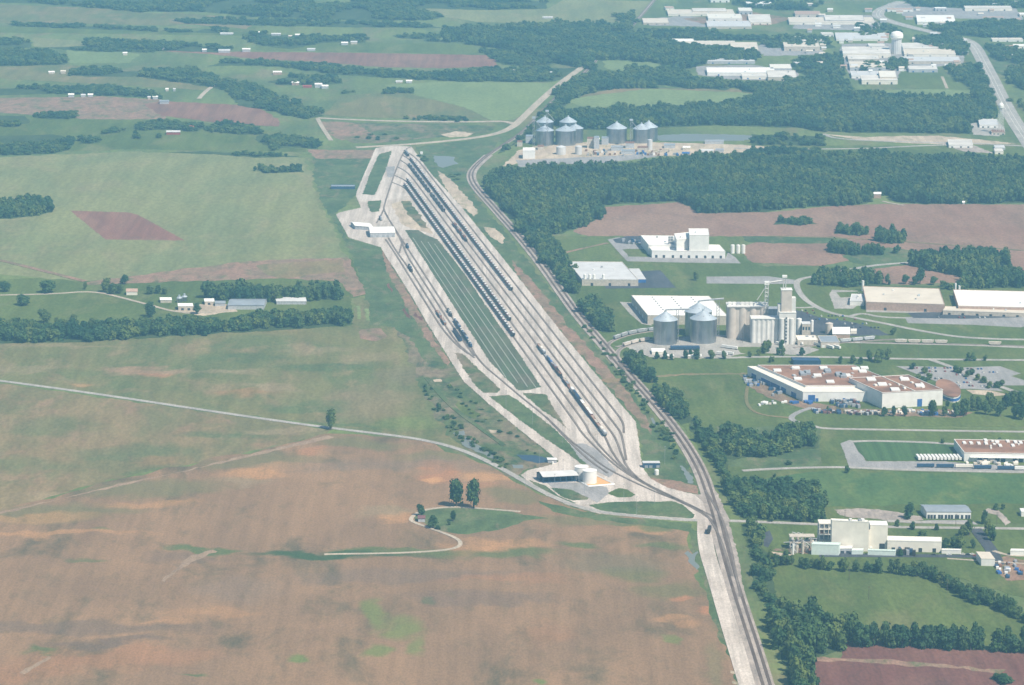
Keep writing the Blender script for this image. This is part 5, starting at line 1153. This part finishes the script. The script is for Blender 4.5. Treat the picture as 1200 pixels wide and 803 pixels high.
stack('goods_stack', 'dark mixed goods along the grass before the cream front', 'stacked goods', 968, 483, [BLACK, PURP, WALLG, BLUED], 27, 30, 16, 3, 5)
stack('goods_stack', 'dark goods row before the tallest white hall', 'stacked goods', 1012, 485, [BLACK, PURP, WALLG, WALLT], 37, 40, 14, 3, 6)
stack('goods_stack', 'pale crates at the foot of the tallest white hall', 'stacked goods', 1062, 483, [WALLT, CREAM, GREY], 22, 40, 16, 2.5, 7)
stack('goods_stack', 'blue containers at the right foot of the tallest white hall', 'stacked goods', 1088, 485, [BLUE, BLUED], 14, 20, 20, 3.5, 8)
stack('goods_stack', 'white and rust goods right of the blue containers', 'stacked goods', 1118, 484, [WHITE, RUSTM, WALLT], 12, 24, 16, 2.5, 9)
stack('goods_stack', 'small pale lumber stacks left of the goods yard', 'stacked goods', 905, 473, [WALLT, WHITE, GREY], 12, 34, 20, 2, 10)
stack('goods_stack', 'blue and orange equipment on the bare yard at the right edge', 'stacked goods', 1182, 668, [BLUED, BLUE, RUSTM, WHITE, GREY], 22, 24, 50, 2.5, 11)
stack('goods_stack', 'equipment clutter between dock and trailers of the right edge factory', 'stacked goods', 1160, 544.5, [WALLT, WHITE, CREAM, GREY], 22, 60, 20, 3, 12)
stack('goods_stack', 'junk and vehicles in front of the bright white far shed', 'stacked goods', 735, 180, [RUSTM, GREY, WALLT, BLUED, WHITE], 36, 150, 60, 4, 13)
stack('goods_stack', 'blue and grey machinery at the far elevator right part', 'stacked goods', 770, 181, [BLUE, GREY, WALLT, RUSTM], 20, 80, 40, 4, 14)
stack('goods_stack', 'machines beside the left plant wall near the fenced lot', 'stacked goods', 742, 284, [BLUED, GREY, WALLG], 14, 30, 40, 3, 15)
stack('goods_stack', 'dark machinery in front of the tall cream block', 'stacked goods', 1020, 643, [BLUED, GREY, BLACK, WHITE], 12, 22, 10, 4, 16)
stack('goods_stack', 'dark tanks and pipes before the lower cream wing', 'stacked goods', 1063, 650, [BLUED, GREY, BLACK, WALLT], 10, 14, 10, 6, 17)
# ------------------------------------------------------------ poles
def pole_mk():
    root = empty('utility_pole', (0, 0, 0)); m = MB(); m.cyl((0, 0), .22, 0, 13, BARK, 8, .14); kid(root, m.build('pole', root))
    m = MB(); m.box((0, 0, 12.2), (2.6, .16, .2), BARK); kid(root, m.build('crossarm', root)); return root
for u, v in ((1018,703),(1110,695),(995,680),(990,612),(934,611),(1120,617),(1168,615),(870,402),(1008,412),(1076,418),(1046,645)):
    put('pole', pole_mk, u, v, 0, 'wooden utility pole with crossarm beside a road or field', 'utility pole', 'utility poles', 0)
def lamp_mk():
    root = empty('yard_light', (0, 0, 0)); m = MB(); m.cyl((0, 0), .14, 0, 20, GREY, 8, .09); kid(root, m.build('pole', root))
    m = MB(); m.box((0, 0, 20.1), (1.8, .4, .3), GREY); kid(root, m.build('lamp', root)); return root
for u, v in ((632,548),(616,575),(650,578),(685,578),(593,478),(624,498),(700,524),(693,478),(660,560),(746,605),(767,590),(779,545),(659,520),(731,590),(640,428),(570,330),(520,262)):
    put('lamp', lamp_mk, u, v, 0, 'tall grey yard light standing on the rail yard gravel', 'light pole', 'yard lights', 0)

#TREES
# ------------------------------------------------------------ trees
def ico():
    t = (1+5**.5)/2; v = [(-1,t,0),(1,t,0),(-1,-t,0),(1,-t,0),(0,-1,t),(0,1,t),(0,-1,-t),(0,1,-t),(t,0,-1),(t,0,1),(-t,0,-1),(-t,0,1)]
    f = [(0,11,5),(0,5,1),(0,1,7),(0,7,10),(0,10,11),(1,5,9),(5,11,4),(11,10,2),(10,7,6),(7,1,8),(3,9,4),(3,4,2),(3,2,6),(3,6,8),(3,8,9),(4,9,5),(2,4,11),(6,2,10),(8,6,7),(9,8,1)]
    return [Vector(x).normalized() for x in v], f
IV, IF = ico()
def crown_mesh(name, seed, nl, leaf, mat, low=0.12, lobes=9, wide=1.0):
    """unit crown: radius about .5, from z=low to 1"""
    rn = random.Random(seed); V = []; F = []; lob = []
    for i in range(lobes):
        a = rn.uniform(0, 6.283); z = low+.14+(1-low-.3)*(i+.5)/lobes; sp = math.sin(math.pi*min(.95, (z-low)/(1-low)*.8+.15))
        rr = rn.uniform(.08, .30)*sp*wide; lob.append((Vector((rr*math.cos(a), rr*math.sin(a), z)), rn.uniform(.15, .23)*(.75+.35*sp)))
    lob.append((Vector((0, 0, .55)), .28)); lob.append((Vector((0, 0, .8)), .17))
    for c, r in lob:
        b = len(V); V += [c+p*r*rn.uniform(.72, .92) for p in IV]; F += [tuple(b+i for i in f) for f in IF]
    for k in range(nl):
        c, r = lob[rn.randrange(len(lob))]
        d = Vector((rn.gauss(0, 1), rn.gauss(0, 1), rn.gauss(.25, 1))).normalized(); p = c+d*r*rn.uniform(.85, 1.18)
        if p.z < low*.8: continue
        nrm = (d+Vector((rn.gauss(0, .5), rn.gauss(0, .5), rn.gauss(.3, .5)))).normalized()
        x = nrm.orthogonal().normalized(); y = nrm.cross(x); a = rn.uniform(0, 3.14); x, y = x*math.cos(a)+y*math.sin(a), y*math.cos(a)-x*math.sin(a)
        s = leaf*rn.uniform(.6, 1.3); b = len(V); V += [p+x*s, p+y*s*.8, p-x*s*.9, p-y*s]; F.append((b, b+1, b+2, b+3))
    me = bpy.data.meshes.new(name); me.from_pydata([tuple(v) for v in V], [], F); me.materials.append(mat); me.update(); return me
def trunk_mesh(name, seed):
    rn = random.Random(seed); m = MB(); m.cyl((0, 0), .032, -.01, .35, BARK, 8, .022, False)
    for k in range(4):
        a = k*1.57+rn.random(); m.bar((0, 0, rn.uniform(.2, .33)), (.22*math.cos(a), .22*math.sin(a), rn.uniform(.5, .65)), .012, BARK, 5)
    m.bar((0, 0, .34), (.02, .02, .8), .014, BARK, 5)
    me = bpy.data.meshes.new(name); me.from_pydata(m.v, [], m.f); me.materials.append(BARK); me.update(); return me
CROWNS = [crown_mesh('crown', 100+i, 620, .052, LEAF2 if i % 2 else LEAF, .13) for i in range(6)]
BUSHC = [crown_mesh('crown', 200+i, 420, .065, LEAF if i % 2 else LEAF2, .0, 8, 1.1) for i in range(4)]
TRUNKS = [trunk_mesh('trunk', i) for i in range(3)]
NT = [0]
def tree(u, v, h, w_, label, group=None, bush=False, k=None, name=None):
    NT[0] += 1; rn = random.Random(NT[0]*7+3); q = P(u, v); h *= 1.22; w_ *= 1.15
    root = empty(name or ('bush' if bush else 'tree'), (q.x, q.y, 0), rn.uniform(0, 6.28), label, 'bush' if bush else 'tree', group)
    c = bpy.data.objects.new('crown', rn.choice(BUSHC if bush else CROWNS) if k is None else CROWNS[k]); COL.objects.link(c); c.parent = root; c.scale = (w_*1.05, w_*1.05, h)
    t = bpy.data.objects.new('trunk', rn.choice(TRUNKS)); COL.objects.link(t); t.parent = root; t.scale = (h, h, h*.95)
    return root
tree(388, 503.5, 19, 13, 'lone dark tree beside the pale country road', k=0)
tree(535, 594, 25, 18, 'left tree of the tall pair beside the winding lane', k=1); tree(555, 596, 26, 16, 'right tree of the tall pair beside the winding lane', k=2)
tree(493, 605, 10, 9, 'small round tree at the bend of the lane', k=3); tree(507, 619, 11, 11, 'bushy tree beside the little house inside the lane loop', k=4)
tree(531, 611, 9, 7, 'small dark tree in the middle of the lane loop', k=5); tree(526, 615.5, 4, 4, 'low bush under the small dark tree', bush=True); tree(513, 621, 4, 6, 'low bush right of the bushy lane tree', bush=True)
simple('farm_house', 'small grey house between the trees at the lane bend', 'house', 490, 612, 8, 4, 8, WALLG, PURP, 'gx', 0, 2)
tree(56, 343, 14, 26, 'broad dark tree, largest of the pasture trees by the lane', k=0); tree(6, 342, 12, 18, 'pasture tree at the left frame edge', k=1)
tree(27, 358, 12, 20, 'broad pasture tree left of centre below the lane', k=2); tree(52, 378.5, 15, 18, 'tall pasture tree near the lower hedge', k=3); tree(86, 379, 10, 12, 'small pale pasture tree near the hedge', k=4)
tree(100, 339.5, 9, 6, 'slim small tree on the lane', k=5); tree(176, 372, 17, 17, 'round dark tree in the pasture before the barns', k=1)
for u, v, h, w_ in ((124,343,17,15),(132,345,13,14),(140,344,10,12),(146,333,11,13),(176,345,10,12),(185,344,9,12),(193,345,8,10),(231,368,12,12)): tree(u, v, h, w_, 'farm tree growing round the farmhouse yard', 'trees of the farm yard')
def along(pts, step, h, w_, label, group, jit=1.5, bush=False, seed=0):
    rn = random.Random(seed+len(pts)); L = [P(u, v) for u, v in pts]; carry = 0
    for a, b in zip(L, L[1:]):
        n = (b-a).length; t = carry
        while t < n:
            q = a.lerp(b, t/n); x = q.x+rn.uniform(-jit, jit); y = q.y+rn.uniform(-jit, jit)*2
            NT[0] += 1; r2 = random.Random(NT[0]); hh = h*1.25*r2.uniform(.7, 1.15); ww = w_*1.15*r2.uniform(.8, 1.2)
            root = empty('bush' if bush else 'tree', (x, y, 0), r2.uniform(0, 6.28), label, 'bush' if bush else 'tree', group)
            c = bpy.data.objects.new('crown', r2.choice(BUSHC)); COL.objects.link(c); c.parent = root; c.scale = (ww*1.1, ww*1.1, hh)
            t2 = bpy.data.objects.new('trunk', r2.choice(TRUNKS)); COL.objects.link(t2); t2.parent = root; t2.scale = (hh*.8,)*3
            t += step*r2.uniform(.75, 1.25)
        carry = t-n
along([(1008,757),(1060,759),(1100,760),(1157,762)], 6.5, 18, 11, 'tree in the dense belt between green field and red field', 'trees of the belt above the red field')
along([(1010,754),(1060,755),(1100,757),(1150,758)], 9, 16, 11, 'tree in the dense belt between green field and red field', 'trees of the belt above the red field', seed=3)
along([(1170,762),(1182,763),(1196,765),(1215,766)], 7, 17, 12, 'tree right of the gap in the belt above the red field', 'trees right of the belt gap')
along([(1059,674),(1085,677),(1105,684),(1118,693),(1132,702),(1150,709),(1168,713),(1186,722),(1204,730)], 7, 10, 9, 'tree in the hedge curving down to the right edge', 'trees of the curving hedge')
along([(1072,671),(1086,675),(1120,688),(1150,702),(1180,712),(1200,716)], 10, 10, 9, 'tree in the hedge curving down to the right edge', 'trees of the curving hedge', 2.5, seed=5)
for u, v in ((902,662),(908,664),(914,661),(921,663),(928,662),(940,665),(945,667),(952,665),(958,667),(964,668),(973,668),(985,669),(990,670),(1003,670),(1016,670),(1022,671),(1026,669),(1030,672),(1044,672),(1052,673)):
    tree(u, v, random.Random(u).uniform(6, 13), random.Random(v+u).uniform(7, 10), 'small tree in the sparse hedge below the cream plant', 'trees of the sparse hedge', True, name='tree')
tree(1176, 800, 6, 16, 'low bush alone on the red field near the frame corner', bush=True); tree(1168, 797, 5, 9, 'smaller bush touching the one on the red field', bush=True)
for u, v, h, w_ in ((948,466,6,6),(1036,488,9,9),(1047,488,10,7),(1060,488,10,8),(1093,488,16,14),(1107,488,10,8),(1120,488.5,14,10),(1130,488,17,13),(1140,482,15,9),(1146,482,14,9),(1155,486,14,13),(1161,482,18,14),(1172,488,15,13),(1179,480,16,12),(1187,476,15,12),(1196,476,15,12),(1190,490,13,12),(1198,492,17,13),(1110,478,7,6)):
    tree(u, v, h, w_, 'tree in the row between factory front and lower road', 'trees before the factory')
for u, v in ((1070,433),(1083,438),(1076,446),(1082,449),(1088,445),(1120,436),(1126,438),(1134,442),(1139,440),(1146,446),(1152,449),(1160,455),(1168,455),(1174,453)):
    tree(u, v, 7, 9, 'rounded car park tree among the parking rows', 'car park trees', True, name='tree')
for u, v, h in ((1018,423,10),(1028,425,11),(1030,424,12),(1041,421,11),(1000,426,8),(1008,427,7),(1135,423,8),(1140,423,8),(1155,423,6),(985,426,7),(912,416,7),(918,417,8),(940,417,8),(878,419,6),(889,417,7),(916,409,9),(896,414,12),(900,413,12),(809,419,8),(817,421,10),(803,420,8),(833,421,9),(848,421,8),(770,421,7),(779,421,8),(787,422,6),(834,420,8),(903,425,6),(906,424,5)):
    tree(u, v, h*1.1, h*.95, 'small tree along the road below the grain elevator', 'trees along the elevator road', True, name='tree')
tree(1047, 393, 8, 9, 'small cone shaped tree beside the dark lot', k=3); tree(815.5, 329, 11, 9, 'lone round tree on the lawn left of the gravel strip', k=0)
for u, v, h, w_ in ((1066,608,14,12),(1051.5,617,6,6),(1069.5,621,7,6),(1097.5,622,6,5),(1080,630,6,10),(1136,627,13,12),(1128,628,9,9),(1153.5,614,12,7),(1158,628,14,9),(1163,634,13,8),(1108,643,9,9),(1118,642,10,8),(1126,643,11,9),(1140,643,8,6),(1167,598,6,6),(904,612,6,5),(970,482,5,4),(993,554.5,7,6),(924,544.5,4,8),(908,560,4,4),(890,443,4,5),(1175,597,5,5),(1055,652,6,6)):
    tree(u, v, h, w_, 'garden tree beside the roads of the cream plant and its neighbours', 'trees round the cream plant', True, name='tree')
for u, v in ((1172,519),(1105,520)): tree(u, v, 5, 5, 'small shrub at the lawn behind the right edge factory', 'shrubs behind the right edge factory', True)
# --- woods and far belts: uncountable masses
W = []
for i in range(5):
    me = crown_mesh('crown', 300+i, 230, .085, LEAF, -.05, 6, 1.0)
    q = ((610,263.5),(672,344),(716,389),(764,448.5),(985,763))[i]; r = tree(q[0], q[1], 15, 13, 'tree at the edge of '+('the big wood by the main line','the narrow tree strip by the grey roofed factory','the round copse left of the warehouse','the copse right of the main line below the bins','the corner wood above the red field')[i])
    c = [x for x in bpy.data.objects if x.parent == r and x.name.startswith('crown')][0]; c.data = me; W.append(c)
def gn_group():
    g = bpy.data.node_groups.new('woods', 'GeometryNodeTree')
    g.interface.new_socket('Geometry', in_out='INPUT', socket_type='NodeSocketGeometry'); g.interface.new_socket('Geometry', in_out='OUTPUT', socket_type='NodeSocketGeometry')
    N = g.nodes; L = g.links; gi = N.new('NodeGroupInput'); go = N.new('NodeGroupOutput'); iop = N.new('GeometryNodeInstanceOnPoints'); j = N.new('GeometryNodeJoinGeometry')
    g2 = []
    for o in W:
        oi = N.new('GeometryNodeObjectInfo'); oi.inputs['Object'].default_value = o; oi.inputs['As Instance'].default_value = True; g2.append(oi)
    for oi in g2[::-1]: L.new(oi.outputs['Geometry'], j.inputs[0])
    def attr(nm, ty):
        a = N.new('GeometryNodeInputNamedAttribute'); a.data_type = ty; a.inputs['Name'].default_value = nm; return a.outputs['Attribute']
    L.new(gi.outputs[0], iop.inputs['Points']); L.new(j.outputs[0], iop.inputs['Instance']); iop.inputs['Pick Instance'].default_value = True
    L.new(attr('idx', 'INT'), iop.inputs['Instance Index']); L.new(attr('rot', 'FLOAT_VECTOR'), iop.inputs['Rotation']); L.new(attr('scl', 'FLOAT_VECTOR'), iop.inputs['Scale'])
    L.new(iop.outputs[0], go.inputs[0]); return g
GN = gn_group()
def inside(x, y, poly):
    c = False; n = len(poly); j = n-1
    for i in range(n):
        xi, yi = poly[i]; xj, yj = poly[j]
        if (yi > y) != (yj > y) and x < (xj-xi)*(y-yi)/(yj-yi)+xi: c = not c
        j = i
    return c
NW = [0, 0]
def wood(px, sp=8.5, h=15, name='wood', dens=1.0, floor=True, hv=.25):
    """px: outline of the ground the wood stands on"""
    NW[0] += 1; rn = random.Random(NW[0]); poly = [tuple(P(u, v)[:2]) for u, v in px]
    x0 = min(p[0] for p in poly); x1 = max(p[0] for p in poly); y0 = min(p[1] for p in poly); y1 = max(p[1] for p in poly)
    far_ = px[0][1] < 190 and sum(p[0] for p in px)/len(px) < 600 and name == 'wood'
    if far_: h *= .8
    pts = []; y = y0; row = 0
    while y <= y1:
        x = x0+(row % 2)*sp*.5
        while x <= x1:
            a = x+rn.uniform(-.4, .4)*sp; b = y+rn.uniform(-.4, .4)*sp
            nv = mnoise.noise_vector(Vector((a/40, b/40, NW[0])))
            if inside(a+nv.x*sp*.9, b+nv.y*sp*2.2, poly) and rn.random() < dens and not (far_ and mnoise.noise(Vector((a/110, b/150, NW[0]*3.3))) > .16): pts.append((a, b, 0))
            x += sp
        y += sp*.9; row += 1
    if not pts: pts = [(poly[0][0], poly[0][1], 0)]
    n = len(pts); NW[1] += n; me = bpy.data.meshes.new(name); me.from_pydata(pts, [], [])
    S_ = []; R_ = []; I_ = []
    for p in pts:
        big = 1+.38*mnoise.noise(Vector((p[0]/60, p[1]/60, 7)))
        k = sp*rn.choice((rn.uniform(.9, 1.5), rn.uniform(1.3, 2.1))); hh = h*big*(.75+.2*k/sp)*rn.uniform(1-hv, 1+hv*.8); S_ += [k, k, hh]; R_ += [0, 0, rn.uniform(0, 6.28)]; I_.append(rn.randrange(5))
    for an, ty, dat in (('scl', 'FLOAT_VECTOR', S_), ('rot', 'FLOAT_VECTOR', R_), ('idx', 'INT', I_)):
        me.attributes.new(an, ty, 'POINT'); me.attributes[an].data.foreach_set('value' if ty == 'INT' else 'vector', dat)
    o = link(name, me); md = o.modifiers.new('woods', 'NODES'); md.node_group = GN; tag(o, kind='stuff')
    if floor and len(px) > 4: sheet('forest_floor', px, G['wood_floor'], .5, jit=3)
    return o
# right of the line
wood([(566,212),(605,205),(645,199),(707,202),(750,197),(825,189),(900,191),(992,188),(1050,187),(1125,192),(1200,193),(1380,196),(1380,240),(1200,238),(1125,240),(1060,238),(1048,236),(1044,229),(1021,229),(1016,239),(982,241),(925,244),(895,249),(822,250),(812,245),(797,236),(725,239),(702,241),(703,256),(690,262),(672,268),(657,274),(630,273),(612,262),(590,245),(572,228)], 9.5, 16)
wood([(600,262),(612,264),(640,275),(652,290),(668,315),(680,338),(676,345),(664,341),(640,312),(618,285)], 9, 13)
wood([(679,364),(690,356),(700,358),(714,374),(720,384),(716,391),(706,390),(690,378)], 9, 14)
wood([(731,424),(742,421),(752,424),(765,444),(762,449),(755,447),(738,432)], 8, 12)
wood([(765,459),(778,459),(790,470),(806,486),(810,494),(800,498),(786,488),(772,474)], 8, 12)
wood([(818,512),(834,508),(846,530),(854,545),(850,556),(842,552),(829,532)], 8.5, 10, dens=.8)
wood([(736,446),(744,452),(764,478),(788,512),(800,538),(796,538),(776,506),(752,470)], 6, 3.5, 'scrub', dens=.3, floor=False)
wood([(684,382),(692,388),(726,430),(746,458),(740,460),(712,424)], 6, 3.5, 'scrub', dens=.4, floor=False)
wood([(750,470),(766,488),(788,522),(800,548),(794,548),(778,520),(756,486)], 6, 3.5, 'scrub', dens=.35, floor=False)
wood([(849,572),(858,566),(880,570),(930,574),(960,578),(968,612),(930,611),(880,609),(860,600)], 9, 13)
wood([(872,617),(886,617),(890,636),(902,656),(908,664),(898,668),(888,655),(878,638)], 8.5, 10, dens=.85)
wood([(880,664),(893,668),(897,688),(900,702),(890,704),(884,690)], 7, 8, dens=.9)
wood([(903,726),(910,722),(940,724),(965,732),(984,740),(986,762),(960,771),(945,772),(950,800),(960,830),(938,830),(924,800),(913,770),(906,745)], 9.5, 18)
wood([(888,655),(900,660),(907,690),(915,722),(905,728),(898,700)], 8.5, 8, dens=.55)
wood([(806,488),(816,492),(846,540),(856,562),(850,566),(832,536),(812,506)], 8.5, 8, dens=.5)
wood([(985,735),(1000,737),(1006,756),(990,757)], 9, 17)
wood([(846,527),(850,512),(868,512),(880,515),(905,517),(912,508),(925,506),(945,506),(960,513),(962,524),(940,527),(925,530),(895,536),(860,539),(846,538)], 9, 14)
wood([(904,263),(912,259),(950,260),(957,263),(930,264)], 8, 9)
wood([(977,274),(985,270),(1010,270),(1020,275),(1000,276)], 8, 12); wood([(969,296),(980,292),(1020,294),(1036,298),(1030,300),(985,298)], 8, 14)
wood([(1024,282),(1035,278),(1058,280),(1061,285),(1040,286)], 8, 17); wood([(1041,297),(1052,295),(1053,299)], 8, 9)
wood([(1068,311),(1080,306),(1120,304),(1160,301),(1180,304),(1185,310),(1150,316),(1190,325),(1200,330),(1200,338),(1140,338),(1120,336),(1136,326),(1100,318),(1070,313)], 9, 17)
wood([(945,334),(960,326),(985,326),(1010,325),(1030,330),(1042,334),(1000,337),(960,336)], 9, 14)
for u, v, h, w_ in ((1014,333,20,14),(962,330,18,14),(1061,333,11,12),(1072,334,10,9),(1078,333,21,14),(1094,334,10,12),(1105,336,7,10)): tree(u, v, h, w_, 'tree standing out of the belt behind the brown walled warehouse', 'trees behind the brown walled warehouse')
wood([(1095,337),(1130,334),(1150,337),(1120,340)], 9, 8)
wood([(632,140),(655,134),(740,131),(790,131),(837,127),(900,114),(960,116),(1025,114),(1070,118),(1100,118),(1150,122),(1166,132),(1163,142),(1125,146),(1140,157),(1060,155.5),(995,156),(985,154),(962,154),(940,150),(900,149),(840,147),(760,150),(700,153),(655,150)], 11, 15)
wood([(880,158),(960,160),(968,168),(960,171),(880,170)], 11, 9, dens=.35)
wood([(870,180),(900,178),(960,179),(960,182),(900,184),(870,184)], 10, 10, dens=.7)
# line side strips to the north-west of the line
wood([(584,180),(598,171),(612,161),(630,144),(645,128),(660,112),(680,94),(694,84),(700,90),(680,106),(660,126),(640,146),(618,160),(604,168),(592,178)], 10, 10)
wood([(652,112),(672,98),(690,90),(730,90),(770,100),(772,104),(720,104),(690,110),(665,118)], 11, 14)
wood([(645,96),(600,96),(500,93),(480,87),(540,84),(600,80),(650,80),(680,80),(665,92)], 12, 13, dens=.85)
wood([(500,48),(560,46),(640,44),(700,42),(740,42),(770,52),(860,62),(890,66),(880,74),(840,72),(800,82),(760,72),(700,70),(695,84),(660,76),(600,60),(540,50)], 13, 15)
wood([(600,34),(640,30),(690,30),(740,36),(690,42),(640,44),(510,44),(520,38)], 13, 14)
wood([(720,92),(790,102),(850,106),(870,100),(810,96),(800,86),(780,82),(740,88)], 12, 13)
wood([(560,60),(600,62),(650,74),(640,78),(590,76)], 12, 9, dens=.6)
wood([(860,98),(900,102),(960,104),(1000,107),(990,112),(940,112),(900,110),(870,108)], 12, 12)
wood([(920,98),(960,92),(1000,100),(985,103),(930,103)], 12, 14); wood([(890,48),(960,44),(980,56),(950,58),(900,56)], 12, 11, dens=.5)
wood([(930,70),(985,66),(990,88),(950,92),(930,82)], 12, 11, dens=.45)
wood([(1075,48),(1120,42),(1135,56),(1130,66),(1080,55)], 12, 12); wood([(1090,34),(1160,26),(1240,30),(1260,44),(1200,46),(1150,44),(1110,40)], 13, 12)
wood([(1110,80),(1145,78),(1160,110),(1168,135),(1150,130),(1140,104),(1120,95)], 12, 12, dens=.8)
wood([(1180,84),(1210,82),(1240,105),(1200,106),(1180,96)], 12, 14); wood([(1155,56),(1200,60),(1240,70),(1200,76),(1170,72)], 12, 11, dens=.6)
wood([(1000,84),(1010,76),(1060,76),(1062,84)], 12, 9, dens=.5); wood([(1040,74),(1060,72),(1062,82),(1045,82)], 12, 12)
wood([(720,20),(742,16),(748,28),(736,32)], 12, 10, dens=.6); wood([(1000,30),(1040,30),(1060,40),(1010,44)], 12, 9, dens=.3)
wood([(1060,0),(1100,2),(1240,2),(1240,10),(1130,10),(1070,8)], 13, 10, dens=.5); wood([(1180,118),(1230,130),(1300,170),(1230,160)], 12, 8, dens=.25)
wood([(860,0),(900,2),(960,4),(950,14),(880,10),(860,6)], 13, 10, dens=.35); wood([(730,96),(738,82),(762,84),(758,94)], 12, 13)
wood([(750,38),(830,36),(850,44),(920,44),(900,48),(760,46)], 12, 10, dens=.6)
# left of the line, hedges and copses
wood([(-160,400),(0,402),(100,401),(200,395),(260,390),(300,389),(400,382),(414,380),(408,373),(390,371),(300,377),(262,381),(150,382),(60,388),(0,384),(-160,384)], 10, 13)
wood([(285,378),(400,372),(410,376),(400,381),(290,383)], 10, 15)
wood([(238,348),(260,344),(330,346),(396,344),(401,350),(360,353),(300,354),(250,352)], 10, 17)
wood([(-160,257),(0,257),(40,254),(60,249),(62,243),(50,238),(0,242),(-160,244)], 10, 14)
wood([(296,201),(310,198),(350,199),(356,202),(320,203)], 9, 10)
wood([(-200,166),(0,160),(60,158),(84,162),(82,176),(60,180),(0,182),(-200,184)], 11, 12)
wood([(-200,142),(0,136),(30,136),(34,144),(20,148),(-200,150)], 11, 12); wood([(38,138),(60,133),(86,134),(88,139),(60,140)], 11, 10)
wood([(90,166),(95,162),(112,163),(118,167),(105,168)], 11, 11); wood([(121,157),(130,152),(142,154),(136,158)], 11, 8); wood([(153,163),(157,157),(163,162)], 9, 9)
wood([(158,148),(200,144),(240,148),(232,154),(190,152),(160,153)], 11, 11); wood([(240,152),(258,146),(300,150),(310,158),(280,158),(244,154)], 11, 11); wood([(303,158),(330,162),(372,166),(372,175),(340,172),(320,176),(300,164)], 11, 12)
wood([(200,179),(240,178),(330,182),(350,184),(300,185),(250,181)], 10, 7, dens=.8); wood([(186,162),(192,158),(196,164)], 9, 8)
wood([(-200,116),(0,104),(60,103),(120,104),(180,108),(190,116),(120,112),(60,110),(0,112)], 12, 11); wood([(100,104),(170,102),(172,112),(110,110)], 12, 10)
wood([(78,88),(100,82),(150,84),(230,84),(260,96),(300,104),(380,136),(360,139),(320,130),(280,124),(264,106),(220,98),(160,90),(100,90)], 12, 13)
wood([(-200,80),(0,70),(60,68),(78,72),(76,76),(0,78),(-200,92)], 12, 14); wood([(-200,52),(0,47),(38,50),(36,56),(0,58),(-200,64)], 12, 11); wood([(0,60),(60,62),(78,74),(0,76)], 12, 12)
wood([(98,50),(130,48),(180,50),(230,54),(274,58),(260,62),(200,60),(140,58),(104,56)], 12, 12); wood([(60,56),(100,54),(180,58),(180,62),(90,60)], 12, 7, dens=.8)
wood([(8,28),(60,30),(140,32),(186,34),(180,37),(100,34),(20,31)], 13, 9); wood([(190,36),(220,36),(226,38),(195,38)], 12, 7); wood([(226,38),(240,34),(268,36),(268,39),(240,39)], 12, 10)
wood([(285,46),(300,40),(360,42),(430,44),(428,50),(380,50),(340,58),(310,54)], 12, 11, dens=.7); wood([(242,78),(270,72),(330,74),(400,80),(470,86),(560,88),(600,92),(560,96),(500,94),(400,88),(330,78),(270,77)], 12, 11)
wood([(314,96),(340,90),(390,92),(402,98),(370,100),(330,100)], 12, 12, dens=.8); wood([(448,110),(460,106),(484,107),(484,110)], 11, 10); wood([(398,110),(416,108),(418,110)], 11, 6)
wood([(-100,2),(40,4),(100,8),(160,14),(240,14),(300,20),(420,24),(500,24),(520,20),(470,10),(380,6),(340,2),(240,-4),(-100,-8)], 14, 13)
wood([(200,24),(260,22),(420,26),(490,28),(520,33),(400,32),(300,30),(220,28)], 13, 9, dens=.6); wood([(380,12),(500,10),(560,12),(640,10),(640,2),(560,-2),(430,-4)], 14, 12)
wood([(-200,-10),(100,-6),(400,-12),(760,-6),(760,-14),(300,-26),(-200,-20)], 15, 13)
wood([(460,42),(500,40),(540,42),(500,46),(470,45)], 12, 8, dens=.5); wood([(560,52),(580,48),(610,52),(600,56),(570,56)], 12, 9, dens=.7)
wood([(486,180),(500,184),(508,198),(534,202),(540,212),(528,208),(505,198)], 10, 3.5, 'scrub', dens=.25, floor=False)
wood([(468,140),(520,137),(556,141),(540,143)], 10, 5, 'scrub', dens=.6, floor=False); wood([(395,165),(440,155),(470,165),(440,168)], 10, 4, 'scrub', dens=.15, floor=False)
wood([(488,442),(498,444),(512,470),(540,500),(575,530),(600,545),(590,552),(560,530),(530,512),(508,480)], 4.5, 3, 'scrub', dens=.22, floor=False)
wood([(520,450),(545,462),(600,505),(640,540),(600,520),(560,495)], 5, 2, 'scrub', dens=.1, floor=False)
print('trees', NT, 'woods', NW, 'objects', len(bpy.data.objects))
